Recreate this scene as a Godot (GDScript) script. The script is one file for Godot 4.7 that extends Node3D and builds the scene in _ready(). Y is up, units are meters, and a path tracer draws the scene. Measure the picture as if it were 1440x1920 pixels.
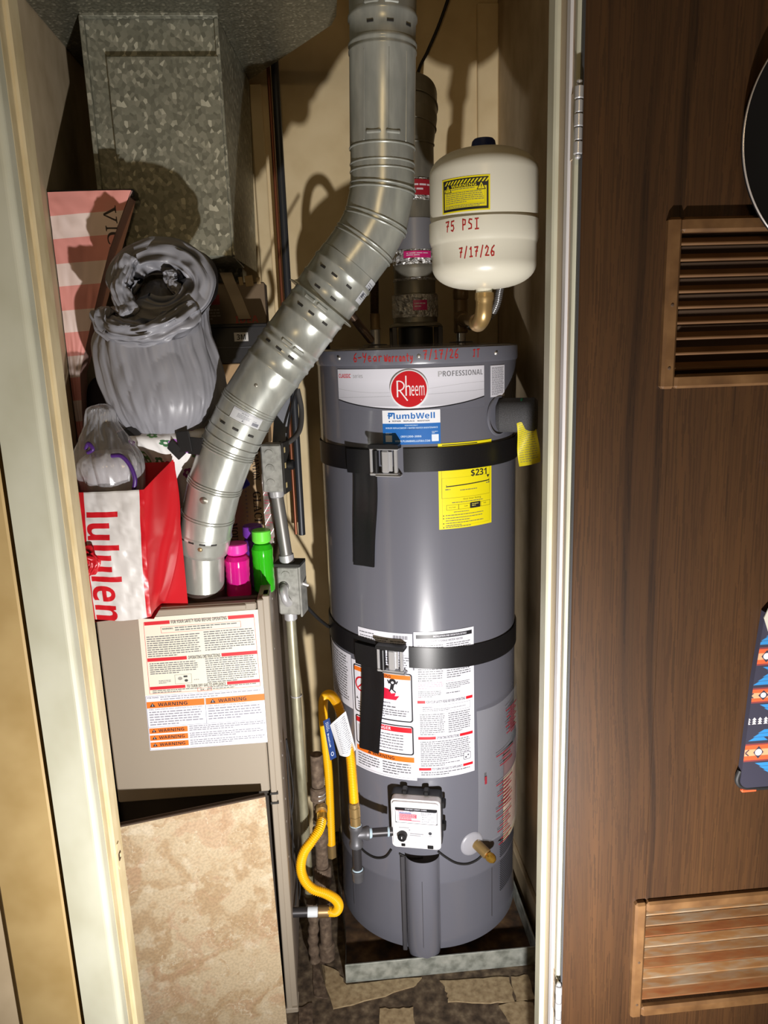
extends Node3D
# A utility closet: gas water heater, furnace with its vent, stored bags, open louvred door.

const DEG := PI / 180.0
const NAVY := Color(0.06, 0.07, 0.12)
var M := {}
var rng := RandomNumberGenerator.new()
var fnoise := FastNoiseLite.new()
var used := {}

# ------------------------------------------------------------------ naming and tagging
func numbered(called: String) -> String:
	var n: int = used.get(called, 0)
	used[called] = n + 1
	return called if n == 0 else "%s_%03d" % [called, n]

func thing(called: String, label: String, category: String, at := Vector3.ZERO, group := "") -> Node3D:
	var o := Node3D.new()
	o.name = numbered(called)
	add_child(o, true)
	o.position = at
	tag(o, label, category, group)
	return o

func tag(o: Node, label: String, category: String, group := "") -> void:
	o.set_meta("label", label)
	o.set_meta("category", category)
	if group != "":
		o.set_meta("group", group)

func obj(called: String, st: SurfaceTool, m: Material, parent: Node = null, label := "") -> MeshInstance3D:
	var o := MeshInstance3D.new()
	o.name = numbered(called) if parent == null else called
	o.mesh = st.commit()
	o.material_override = m
	(self if parent == null else parent).add_child(o, true)
	if label != "":
		o.set_meta("label", label)
	return o

func struct(called: String, st: SurfaceTool, m: Material, label := "") -> MeshInstance3D:
	var o := obj(called, st, m)
	o.set_meta("kind", "structure")
	if label != "":
		o.set_meta("label", label)
	return o

# ------------------------------------------------------------------ mesh helpers
func mb() -> SurfaceTool:
	var st := SurfaceTool.new()
	st.begin(Mesh.PRIMITIVE_TRIANGLES)
	return st

func vx(st: SurfaceTool, p: Vector3, n: Vector3, uv := Vector2.ZERO) -> void:
	st.set_normal(n)
	st.set_uv(uv)
	st.add_vertex(p)

func tri(st: SurfaceTool, a: Vector3, b: Vector3, c: Vector3, n: Vector3) -> void:
	if (b - a).cross(c - a).dot(n) > 0.0:
		var t := b
		b = c
		c = t
	vx(st, a, n)
	vx(st, b, n)
	vx(st, c, n)

func poly(st: SurfaceTool, pts: Array, n: Vector3) -> void:
	for i in range(1, pts.size() - 1):
		tri(st, pts[0], pts[i], pts[i + 1], n)

# flat quad with texture: top left, top right, bottom right, bottom left as seen from outside
func card(st: SurfaceTool, a: Vector3, b: Vector3, c: Vector3, d: Vector3) -> void:
	var n := (d - a).cross(b - a).normalized()
	vx(st, a, n, Vector2(0, 0)); vx(st, b, n, Vector2(1, 0)); vx(st, c, n, Vector2(1, 1))
	vx(st, a, n, Vector2(0, 0)); vx(st, c, n, Vector2(1, 1)); vx(st, d, n, Vector2(0, 1))

func box(st: SurfaceTool, c: Vector3, s: Vector3, bev := 0.002, basis := Basis()) -> void:
	var h := s * 0.5
	var b := minf(bev, minf(h.x, minf(h.y, h.z)) * 0.9)
	var P := func(x: float, y: float, z: float) -> Vector3: return c + basis * Vector3(x, y, z)
	for ax in 3:
		for sg in [-1.0, 1.0]:
			var i := (ax + 1) % 3
			var j := (ax + 2) % 3
			var q := []
			for k in [[-1.0, -1.0], [1.0, -1.0], [1.0, 1.0], [-1.0, 1.0]]:
				var v := Vector3.ZERO
				v[ax] = sg * h[ax]
				v[i] = k[0] * (h[i] - b)
				v[j] = k[1] * (h[j] - b)
				q.append(c + basis * v)
			var n := Vector3.ZERO
			n[ax] = sg
			poly(st, q, basis * n)
			if b > 0.0:
				for sj in [-1.0, 1.0]:      # edge between face ax(sg) and face i(sj)
					var e := []
					for k in [[0, -1.0], [0, 1.0], [1, 1.0], [1, -1.0]]:
						var v := Vector3.ZERO
						v[ax] = sg * (h[ax] - (b if k[0] == 1 else 0.0))
						v[i] = sj * (h[i] - (b if k[0] == 0 else 0.0))
						v[j] = k[1] * (h[j] - b)
						e.append(c + basis * v)
					var n2 := Vector3.ZERO
					n2[ax] = sg
					n2[i] = sj
					poly(st, e, (basis * n2).normalized())
	if b > 0.0:
		for sx in [-1.0, 1.0]:
			for sy in [-1.0, 1.0]:
				for sz in [-1.0, 1.0]:
					tri(st, c + basis * Vector3(sx * h.x, sy * (h.y - b), sz * (h.z - b)), c + basis * Vector3(sx * (h.x - b), sy * h.y, sz * (h.z - b)), c + basis * Vector3(sx * (h.x - b), sy * (h.y - b), sz * h.z), (basis * Vector3(sx, sy, sz)).normalized())

func box2(st: SurfaceTool, lo: Vector3, hi: Vector3, bev := 0.002) -> void:
	box(st, (lo + hi) * 0.5, (hi - lo).abs(), bev)

# smooth surface: fn(u, v) with u to the right and v down as seen from outside
func grid(st: SurfaceTool, nu: int, nv: int, fn: Callable, flip := false) -> void:
	var P := PackedVector3Array()
	var N := PackedVector3Array()
	var e := 0.002
	for j in nv + 1:
		for i in nu + 1:
			var u := float(i) / nu
			var v := float(j) / nv
			P.append(fn.call(u, v))
			var du: Vector3 = fn.call(u + e, v) - fn.call(u - e, v)
			var dv: Vector3 = fn.call(u, v + e) - fn.call(u, v - e)
			var n := dv.cross(du)
			if n.length_squared() < 1e-20:
				var v2 := clampf(v, 0.02, 0.98)
				du = fn.call(u + e, v2) - fn.call(u - e, v2)
				dv = fn.call(u, v2 + e) - fn.call(u, v2 - e)
				n = dv.cross(du)
			n = n.normalized()
			N.append(-n if flip else n)
	for j in nv:
		for i in nu:
			var a := j * (nu + 1) + i
			var ids := [a, a + 1, a + nu + 2, a, a + nu + 2, a + nu + 1]
			if flip:
				ids = [a, a + nu + 2, a + 1, a, a + nu + 1, a + nu + 2]
			for k in ids:
				vx(st, P[k], N[k], Vector2(float(k % (nu + 1)) / nu, float(k / (nu + 1)) / nv))

# profile: (radius, y) from top to bottom; axis is local y of xf
func lathe(st: SurfaceTool, prof: Array, xf := Transform3D(), seg := 32, crease := 38.0, a0 := 0.0, a1 := TAU) -> void:
	var n := prof.size()
	var segn := []
	for i in n - 1:
		var d: Vector2 = prof[i + 1] - prof[i]
		segn.append(Vector2(-d.y, d.x).normalized() if d.length() > 1e-9 else Vector2(1, 0))
	for i in n - 1:
		var n0: Vector2 = segn[i]
		var n1: Vector2 = segn[i]
		if i > 0 and rad_to_deg(absf(segn[i].angle_to(segn[i - 1]))) < crease:
			n0 = (segn[i] + segn[i - 1]).normalized()
		if i < n - 2 and rad_to_deg(absf(segn[i].angle_to(segn[i + 1]))) < crease:
			n1 = (segn[i] + segn[i + 1]).normalized()
		var p: Vector2 = prof[i]
		var q: Vector2 = prof[i + 1]
		for k in seg:
			var t0 := lerpf(a0, a1, float(k) / seg)
			var t1 := lerpf(a0, a1, float(k + 1) / seg)
			var D0 := Vector3(sin(t0), 0, cos(t0))
			var D1 := Vector3(sin(t1), 0, cos(t1))
			var up := Vector3.UP
			var A := [p.x * D0 + p.y * up, p.x * D1 + p.y * up, q.x * D1 + q.y * up, q.x * D0 + q.y * up]
			var B := [n0.x * D0 + n0.y * up, n0.x * D1 + n0.y * up, n1.x * D1 + n1.y * up, n1.x * D0 + n1.y * up]
			for m in [0, 1, 2, 0, 2, 3]:
				vx(st, xf * A[m], (xf.basis * B[m]).normalized())

func aim(from: Vector3, dir: Vector3) -> Transform3D:     # local +y along dir
	var y := dir.normalized()
	var h := Vector3.FORWARD if absf(y.z) < 0.9 else Vector3.RIGHT
	var x := y.cross(h).normalized()
	return Transform3D(Basis(x, y, x.cross(y)), from)

func rod(st: SurfaceTool, a: Vector3, b: Vector3, r: float, seg := 16, bev := 0.001) -> void:
	var L := a.distance_to(b)
	lathe(st, [Vector2(0, L), Vector2(r - bev, L), Vector2(r, L - bev), Vector2(r, bev), Vector2(r - bev, 0), Vector2(0, 0)], aim(a, b - a), seg)

func smooth_path(pts: Array, n: int) -> PackedVector3Array:
	var out := PackedVector3Array()
	var m := pts.size() - 1
	for k in n + 1:
		var t := float(k) / n * m
		var i := mini(int(t), m - 1)
		var p0: Vector3 = pts[maxi(i - 1, 0)]
		var p3: Vector3 = pts[mini(i + 2, m)]
		out.append(pts[i].cubic_interpolate(pts[i + 1], p0, p3, t - i))
	return out

# swept round tube; rf(k, n) gives the radius at sample k
func tube(st: SurfaceTool, pts: PackedVector3Array, rf: Callable, seg := 12, caps := true, squash := 1.0) -> void:
	var n := pts.size()
	var T := PackedVector3Array()
	for k in n:
		T.append((pts[mini(k + 1, n - 1)] - pts[maxi(k - 1, 0)]).normalized())
	var X := T[0].cross(Vector3.UP if absf(T[0].y) < 0.9 else Vector3.RIGHT).normalized()
	var rings := []
	var norms := []
	for k in n:
		X = (X - T[k] * X.dot(T[k])).normalized()
		var Y := T[k].cross(X)
		var r: float = rf.call(k, n)
		var dr: float = (rf.call(mini(k + 1, n - 1), n) - rf.call(maxi(k - 1, 0), n)) / maxf(pts[mini(k + 1, n - 1)].distance_to(pts[maxi(k - 1, 0)]), 1e-6)
		var R := PackedVector3Array()
		var NN := PackedVector3Array()
		for s in seg + 1:
			var a := TAU * s / seg
			var d := X * cos(a) + Y * sin(a) * squash
			R.append(pts[k] + d * r)
			NN.append((X * cos(a) + Y * sin(a) / squash - T[k] * clampf(dr, -3.0, 3.0)).normalized())
		rings.append(R)
		norms.append(NN)
	for k in n - 1:
		for s in seg:
			for q in [[0, 0], [1, 0], [1, 1], [0, 0], [1, 1], [0, 1]]:
				vx(st, rings[k + q[0]][s + q[1]], norms[k + q[0]][s + q[1]], Vector2(float(s + q[1]) / seg, float(k + q[0]) / n))
	if caps:
		for k in [0, n - 1]:
			var nn := -T[0] if k == 0 else T[n - 1]
			for s in seg:
				tri(st, pts[k], rings[k][s], rings[k][s + 1], nn)

func cable(st: SurfaceTool, pts: Array, r: float, n := 32, seg := 10) -> void:
	tube(st, smooth_path(pts, n), func(_k, _n): return r, seg)

func hose(st: SurfaceTool, pts: Array, r: float, pitch := 0.0042, seg := 16) -> void:     # corrugated flexible hose
	var L := 0.0
	var rough := smooth_path(pts, 64)
	for i in 64:
		L += rough[i].distance_to(rough[i + 1])
	var n := int(L / pitch) * 6
	tube(st, smooth_path(pts, n), func(k, _n): return r * (1.04 - 0.20 * (0.5 + 0.5 * cos(TAU * k / 6.0))), seg)

# closed torus-like ring of bead radius b around an axis
func bead(st: SurfaceTool, c: Vector3, axis: Vector3, r: float, b: float, seg := 40) -> void:
	var xf := aim(c, axis)
	var prof := []
	for k in 9:
		var a := PI * 0.5 - PI * k / 8.0
		prof.append(Vector2(r + b * cos(a), b * sin(a)))
	lathe(st, prof, xf, seg, 80)

# pipe with mitred joints; pts list of centres, r a radius for each
func pipe_run(st: SurfaceTool, pts: Array, rad: Array, seg := 48) -> void:
	var n := pts.size()
	var rings := []
	for k in n:
		var t0: Vector3 = (pts[k] - pts[k - 1]).normalized() if k > 0 else (pts[1] - pts[0]).normalized()
		var t1: Vector3 = (pts[k + 1] - pts[k]).normalized() if k < n - 1 else t0
		rings.append((t0 + t1).normalized())
	for k in n - 1:
		var t: Vector3 = (pts[k + 1] - pts[k]).normalized()
		var X := t.cross(Vector3(0, 0, 1)).normalized()
		var Y := t.cross(X)
		for s in seg:
			var q := []
			var nn := []
			for c in [[0, s], [0, s + 1], [1, s + 1], [1, s]]:
				var a: float = TAU * c[1] / seg
				var d := X * cos(a) + Y * sin(a)
				var base: Vector3 = pts[k + c[0]] + d * rad[k + c[0]]
				var pl: Vector3 = rings[k + c[0]]
				q.append(base + t * ((pts[k + c[0]] - base).dot(pl) / t.dot(pl)))
				nn.append(d)
			for m in [0, 2, 1, 0, 3, 2]:
				vx(st, q[m], nn[m])

func prism(st: SurfaceTool, pts: PackedVector2Array, z0: float, z1: float, xf := Transform3D()) -> void:
	var ids := Geometry2D.triangulate_polygon(pts)
	for k in range(0, ids.size(), 3):
		for z in [z0, z1]:
			var nz := Vector3(0, 0, 1 if z == maxf(z0, z1) else -1)
			tri(st, xf * Vector3(pts[ids[k]].x, pts[ids[k]].y, z), xf * Vector3(pts[ids[k + 1]].x, pts[ids[k + 1]].y, z), xf * Vector3(pts[ids[k + 2]].x, pts[ids[k + 2]].y, z), xf.basis * nz)
	var cw := 1.0 if Geometry2D.is_polygon_clockwise(pts) else -1.0
	for i in pts.size():
		var a := pts[i]
		var b := pts[(i + 1) % pts.size()]
		var d := (b - a).normalized()
		var n := Vector3(-d.y, d.x, 0) * cw
		poly(st, [xf * Vector3(a.x, a.y, z0), xf * Vector3(b.x, b.y, z0), xf * Vector3(b.x, b.y, z1), xf * Vector3(a.x, a.y, z1)], xf.basis * n)

func round_rect(w: float, h: float, r: float, k := 5) -> PackedVector2Array:
	var out := PackedVector2Array()
	for c in [[1, 1, 0], [-1, 1, 90], [-1, -1, 180], [1, -1, 270]]:
		for i in k + 1:
			var a: float = (c[2] + 90.0 * i / k) * DEG
			out.append(Vector2(c[0] * (w / 2 - r) + r * cos(a), c[1] * (h / 2 - r) + r * sin(a)))
	return out

# point on a round body: angle in degrees from +z towards +x
func on_cyl(r: float, th: float, y: float) -> Vector3:
	return Vector3(r * sin(th * DEG), y, r * cos(th * DEG))

func patch(st: SurfaceTool, r: float, th0: float, th1: float, y1: float, y0: float, n := 12) -> void:     # printed patch on a round body
	grid(st, n, 1, func(u, v): return on_cyl(r, lerpf(th0, th1, u), lerpf(y1, y0, v)))

func hoop(st: SurfaceTool, r0: float, r1: float, th0: float, th1: float, yf: Callable, hh: float, n := 40) -> void:    # curved slab, band of a strap
	for k in n:
		var q := []
		for t in [float(k) / n, float(k + 1) / n]:
			var th := lerpf(th0, th1, t)
			var y: float = yf.call(t)
			q.append([on_cyl(r1, th, y + hh), on_cyl(r1, th, y - hh), on_cyl(r0, th, y - hh), on_cyl(r0, th, y + hh), on_cyl(1, th, 0)])
		var a: Array = q[0]
		var b: Array = q[1]
		for m in [[a[0], a[4]], [b[0], b[4]], [b[1], b[4]], [a[0], a[4]], [b[1], b[4]], [a[1], a[4]]]:
			vx(st, m[0], m[1])
		poly(st, [a[0], b[0], b[3], a[3]], Vector3.UP)
		poly(st, [a[1], b[1], b[2], a[2]], Vector3.DOWN)
		if k == 0:
			poly(st, [a[0], a[1], a[2], a[3]], on_cyl(1, th0 - 90, 0))
		if k == n - 1:
			poly(st, [b[0], b[1], b[2], b[3]], on_cyl(1, th1 + 90, 0))

# ------------------------------------------------------------------ hand lettering as strokes
const STROKES := {
	"6": [[[0.8, 1.0], [0.35, 0.75], [0.1, 0.3], [0.3, 0.0], [0.7, 0.05], [0.75, 0.35], [0.4, 0.45], [0.15, 0.3]]],
	"-": [[[0.1, 0.45], [0.8, 0.5]]],
	"Y": [[[0.1, 1.0], [0.15, 0.6], [0.5, 0.5], [0.85, 0.95]], [[0.85, 0.95], [0.6, 0.3], [0.3, -0.1]]],
	"e": [[[0.1, 0.3], [0.7, 0.4], [0.6, 0.6], [0.3, 0.6], [0.15, 0.3], [0.35, 0.02], [0.8, 0.1]]],
	"a": [[[0.75, 0.5], [0.4, 0.6], [0.15, 0.3], [0.35, 0.0], [0.7, 0.2], [0.75, 0.55], [0.75, 0.0]]],
	"r": [[[0.2, 0.6], [0.25, 0.0]], [[0.22, 0.35], [0.5, 0.62], [0.8, 0.55]]],
	"W": [[[0.0, 0.75], [0.1, 0.1], [0.3, 0.05], [0.45, 0.6], [0.55, 0.05], [0.8, 0.1], [0.95, 0.8]]],
	"n": [[[0.15, 0.55], [0.15, 0.0]], [[0.15, 0.35], [0.45, 0.6], [0.7, 0.45], [0.75, 0.0]]],
	"t": [[[0.4, 0.9], [0.4, 0.1], [0.65, 0.0]], [[0.1, 0.6], [0.8, 0.65]]],
	"y": [[[0.15, 0.6], [0.2, 0.25], [0.6, 0.25], [0.75, 0.6]], [[0.75, 0.6], [0.65, 0.0], [0.25, -0.25]]],
	"7": [[[0.1, 0.9], [0.8, 0.95], [0.5, 0.5], [0.4, 0.0]], [[0.3, 0.5], [0.75, 0.52]]],
	"/": [[[0.7, 1.05], [0.2, -0.1]]],
	"1": [[[0.25, 0.75], [0.5, 0.95], [0.5, 0.0]], [[0.2, 0.0], [0.8, 0.02]]],
	"2": [[[0.1, 0.75], [0.35, 1.0], [0.7, 0.8], [0.5, 0.4], [0.1, 0.05], [0.85, 0.05]]],
	"J": [[[0.2, 0.9], [0.75, 0.95]], [[0.5, 0.95], [0.45, 0.1], [0.15, 0.1]]],
	"T": [[[0.1, 0.95], [0.95, 1.0]], [[0.5, 0.97], [0.4, 0.0]]],
	"5": [[[0.8, 0.95], [0.25, 0.9], [0.2, 0.5], [0.6, 0.55], [0.75, 0.25], [0.5, 0.0], [0.15, 0.1]]],
	"P": [[[0.25, 1.0], [0.25, 0.0]], [[0.25, 0.98], [0.75, 0.9], [0.7, 0.5], [0.27, 0.45]]],
	"S": [[[0.8, 0.9], [0.35, 0.95], [0.2, 0.65], [0.7, 0.45], [0.7, 0.1], [0.15, 0.05]]],
	"I": [[[0.2, 0.95], [0.8, 0.97]], [[0.5, 0.95], [0.5, 0.02]], [[0.2, 0.0], [0.85, 0.02]]],
}

func scrawl(st: SurfaceTool, s: String, r: float, th0: float, th1: float, y0: float, hh: float, w: float) -> void:
	var n := s.length()
	for i in n:
		if not STROKES.has(s[i]):
			continue
		for line in STROKES[s[i]]:
			for k in line.size() - 1:
				var q := []
				for m in [k, k + 1]:
					var fx: float = (i + line[m][0] * 0.85) / n
					q.append(Vector2(lerpf(th0, th1, fx) * DEG * r, y0 + line[m][1] * hh))
				var d: Vector2 = (q[1] - q[0]).normalized()
				var s2 := Vector2(-d.y, d.x) * w * 0.5
				var c := [q[0] + s2 - d * w * 0.3, q[1] + s2 + d * w * 0.3, q[1] - s2 + d * w * 0.3, q[0] - s2 - d * w * 0.3]
				var p := []
				for v in c:
					p.append(on_cyl(r, v.x / r / DEG, v.y))
				poly(st, p, on_cyl(1, (q[0].x + q[1].x) * 0.5 / r / DEG, 0))

# ------------------------------------------------------------------ printing on flat images
class Ink:
	var im: Image
	var w: int
	var h: int
	var rg := RandomNumberGenerator.new()
	static var fonts := {}
	func _init(pw: int, ph: int, bg: Color) -> void:
		w = pw
		h = ph
		im = Image.create_empty(pw * 2, ph * 2, false, Image.FORMAT_RGBA8)
		im.fill(bg)
		rg.seed = pw * 31 + ph
	func rect(x: float, y: float, rw: float, rh: float, c: Color) -> void:
		im.fill_rect(Rect2i(roundi(x * 2), roundi(y * 2), maxi(1, roundi(rw * 2)), maxi(1, roundi(rh * 2))), c)
	func frame(x: float, y: float, rw: float, rh: float, t: float, c: Color) -> void:
		rect(x, y, rw, t, c); rect(x, y + rh - t, rw, t, c); rect(x, y, t, rh, c); rect(x + rw - t, y, t, rh, c)
	func tri(a: Vector2, b: Vector2, c: Vector2, col: Color) -> void:
		a *= 2; b *= 2; c *= 2
		var y0 := maxi(0, floori(minf(a.y, minf(b.y, c.y))))
		var y1 := mini(im.get_height() - 1, ceili(maxf(a.y, maxf(b.y, c.y))))
		for y in range(y0, y1 + 1):
			var lo := 1e9
			var hi := -1e9
			for e in [[a, b], [b, c], [c, a]]:
				var p: Vector2 = e[0]
				var q: Vector2 = e[1]
				if (p.y <= y + 0.5) != (q.y <= y + 0.5):
					var x := p.x + (q.x - p.x) * (y + 0.5 - p.y) / (q.y - p.y)
					lo = minf(lo, x)
					hi = maxf(hi, x)
			if hi > lo:
				var x0 := roundi(lo)
				var x1 := roundi(hi)
				if x1 > x0:
					im.fill_rect(Rect2i(x0, y, x1 - x0, 1), col)
	func poly(pts: PackedVector2Array, col: Color) -> void:
		var ids := Geometry2D.triangulate_polygon(pts)
		for k in range(0, ids.size(), 3):
			tri(pts[ids[k]], pts[ids[k + 1]], pts[ids[k + 2]], col)
	func disc(c: Vector2, r: float, col: Color, ry := 0.0) -> void:
		var pts := PackedVector2Array()
		for k in 40:
			pts.append(c + Vector2(cos(TAU * k / 40) * r, sin(TAU * k / 40) * (ry if ry > 0 else r)))
		poly(pts, col)
	func line(a: Vector2, b: Vector2, t: float, col: Color) -> void:
		var d := (b - a).normalized() * t * 0.5
		var s := Vector2(-d.y, d.x)
		tri(a + s, b + s, b - s, col)
		tri(a + s, b - s, a - s, col)
	func rbox(x: float, y: float, rw: float, rh: float, r: float, col: Color) -> void:
		rect(x + r, y, rw - 2 * r, rh, col)
		rect(x, y + r, rw, rh - 2 * r, col)
		for cx in [x + r, x + rw - r]:
			for cy in [y + r, y + rh - r]:
				disc(Vector2(cx, cy), r, col)
	# text stretched to fill the box x, y, tw, th; turned = reads from top to bottom
	func text(s: String, x: float, y: float, tw: float, th: float, col: Color, bold := true, face := "Droid Sans", turned := false) -> void:
		var key := face + str(bold)
		if not fonts.has(key):
			var f := SystemFont.new()
			f.font_names = PackedStringArray([face])
			f.font_weight = 700 if bold else 400
			fonts[key] = f
		var tm := TextMesh.new()
		tm.font = fonts[key]
		tm.font_size = 64
		tm.pixel_size = 1.0
		tm.depth = 0.0
		tm.curve_step = 1.0
		tm.text = s
		var v: PackedVector3Array = tm.get_mesh_arrays()[0]
		var lo := Vector3(1e9, 1e9, 0)
		var hi := -lo
		for p in v:
			lo = lo.min(p)
			hi = hi.max(p)
		var q := PackedVector2Array()
		for p in v:
			var fx := (p.x - lo.x) / (hi.x - lo.x)
			var fy := (hi.y - p.y) / (hi.y - lo.y)
			q.append(Vector2(x + (1.0 - fy) * tw, y + fx * th) if turned else Vector2(x + fx * tw, y + fy * th))
		for k in range(0, q.size() - 2, 3):
			tri(q[k], q[k + 1], q[k + 2], col)
	# lines of print too small to read
	func fine(x: float, y: float, pw: float, ph: float, lines: int, col: Color, last := 0.6) -> void:
		var step := ph / lines
		col = col.lerp(Color(0.8, 0.8, 0.82, 1.0), 0.36)
		for i in lines:
			var full := pw * ((last if i == lines - 1 else 1.0) - rg.randf() * 0.07)
			var at := 0.0
			while at < full:
				var ww := minf(step * rg.randf_range(0.5, 2.0), full - at)
				rect(x + at, y + i * step + step * 0.2, ww, step * 0.42, col)
				at += ww + step * 0.24
	func tex() -> ImageTexture:
		im.shrink_x2()
		return ImageTexture.create_from_image(im)

# ------------------------------------------------------------------ materials
func mat(c: Color, rough := 0.6, metal := 0.0, spec := 0.5) -> StandardMaterial3D:
	var m := StandardMaterial3D.new()
	m.albedo_color = c
	m.roughness = rough
	m.metallic = metal
	m.metallic_specular = spec
	return m

func c8(r: int, g: int, b: int) -> Color:
	return Color8(r, g, b)

func ramp(stops: Array) -> Gradient:
	var g := Gradient.new()
	var off := PackedFloat32Array()
	var col := PackedColorArray()
	for s in stops:
		off.append(s[0])
		col.append(s[1])
	g.offsets = off
	g.colors = col
	return g

func noise_tex(stops: Array, freq: float, sd: int, size := 256, kind := FastNoiseLite.TYPE_SIMPLEX_SMOOTH, oct := 4) -> NoiseTexture2D:
	var f := FastNoiseLite.new()
	f.seed = sd
	f.noise_type = kind
	f.frequency = freq
	f.fractal_octaves = oct
	if kind == FastNoiseLite.TYPE_CELLULAR:
		f.cellular_return_type = FastNoiseLite.RETURN_CELL_VALUE
		f.fractal_type = FastNoiseLite.FRACTAL_NONE
		f.cellular_jitter = 1.0
	var t := NoiseTexture2D.new()
	t.width = size
	t.height = size
	t.seamless = true
	t.noise = f
	t.color_ramp = ramp(stops)
	return t

func tripl(m: StandardMaterial3D, t: Texture2D, s: Vector3, bump := 0.0, world := true) -> StandardMaterial3D:
	m.albedo_texture = t
	m.uv1_triplanar = true
	m.uv1_world_triplanar = world
	m.uv1_scale = s
	if bump > 0.0:
		m.heightmap_enabled = true
		m.heightmap_texture = t
		m.heightmap_scale = bump
	return m

func printed(t: Texture2D, rough := 0.45) -> StandardMaterial3D:
	var m := mat(Color.WHITE, rough)
	m.albedo_texture = t
	m.texture_repeat = false
	return m

func wood_image(a: Color, b: Color, dark: Color, w: int, h: int, sd: int) -> ImageTexture:
	var im := Image.create_empty(w, h, false, Image.FORMAT_RGB8)
	var f := FastNoiseLite.new()
	f.seed = sd
	f.noise_type = FastNoiseLite.TYPE_SIMPLEX_SMOOTH
	f.frequency = 1.0
	f.fractal_type = FastNoiseLite.FRACTAL_NONE
	for y in h:
		for x in w:
			var u := float(x) / w
			var v := float(y) / h
			var sway := f.get_noise_2d(u * 3.0 + 7.0, v * 2.2) * 0.012 + f.get_noise_2d(u * 9.0 + 70.0, v * 6.0) * 0.003
			var broad := f.get_noise_2d((u + sway) * 9.0, v * 0.8) * 0.5 + 0.5
			var mid := f.get_noise_2d((u + sway) * 60.0, v * 2.4 + 9.0) * 0.5 + 0.5
			var fine := f.get_noise_2d((u + sway) * 330.0, v * 14.0 + 3.0) * 0.5 + 0.5
			var c := a.lerp(b, clampf(broad * 0.7 + mid * 0.45 - 0.1, 0, 1))
			var line := smoothstep(0.74, 0.92, f.get_noise_2d((u + sway * 1.4) * 38.0 + 40.0, v * 1.1) * 0.5 + 0.5)
			c = c.lerp(dark, clampf(line * 0.5 + (0.30 if fine > 0.60 else 0.0) * (0.3 + mid), 0, 0.75))
			im.set_pixel(x, y, c)
	return ImageTexture.create_from_image(im)

func marble_image(w: int, h: int) -> ImageTexture:
	var im := Image.create_empty(w, h, false, Image.FORMAT_RGB8)
	var f := FastNoiseLite.new()
	f.seed = 12
	f.frequency = 1.0
	f.fractal_octaves = 5
	var g := FastNoiseLite.new()
	g.seed = 44
	g.frequency = 1.0
	g.fractal_octaves = 3
	var cream := c8(196, 177, 146)
	var tan_ := c8(178, 152, 118)
	var pale := c8(212, 198, 172)
	var pink := c8(184, 148, 118)
	for y in h:
		for x in w:
			var p := Vector2(float(x) / w * 3.0, float(y) / w * 3.0)
			var wx := f.get_noise_2d(p.x * 1.1, p.y * 1.1) * 0.7
			var wy := f.get_noise_2d(p.x * 1.1 + 50.0, p.y * 1.1) * 0.7
			var n := g.get_noise_2d(p.x * 0.9 + wx, p.y * 0.9 + wy)
			var c := cream.lerp(tan_, smoothstep(-0.25, 0.45, n))
			c = c.lerp(pink, smoothstep(0.05, 0.5, g.get_noise_2d(p.x * 0.8 + 20.0 + wy, p.y * 0.8 + wx)) * 0.45)
			var vein := absf(g.get_noise_2d(p.x * 0.8 + wx * 1.3 + 9.0, p.y * 0.9 + wy * 1.3))
			c = c.lerp(pale, (1.0 - smoothstep(0.0, 0.035, vein)) * 0.85)
			var vein2 := absf(g.get_noise_2d(p.x * 1.5 + wy * 1.5 + 31.0, p.y * 1.5 + wx * 1.5))
			c = c.lerp(c8(160, 128, 98), (1.0 - smoothstep(0.0, 0.02, vein2)) * 0.4 * smoothstep(-0.1, 0.4, n))
			c = c.lerp(pale, smoothstep(0.25, 0.6, f.get_noise_2d(p.x * 1.4 + 5.0, p.y * 1.4 + 80.0)) * 0.7)
			c = c.darkened(clampf(f.get_noise_2d(p.x * 14.0, p.y * 14.0) * 0.12 + 0.03, 0.0, 0.14))
			im.set_pixel(x, y, c)
	return ImageTexture.create_from_image(im)

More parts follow.
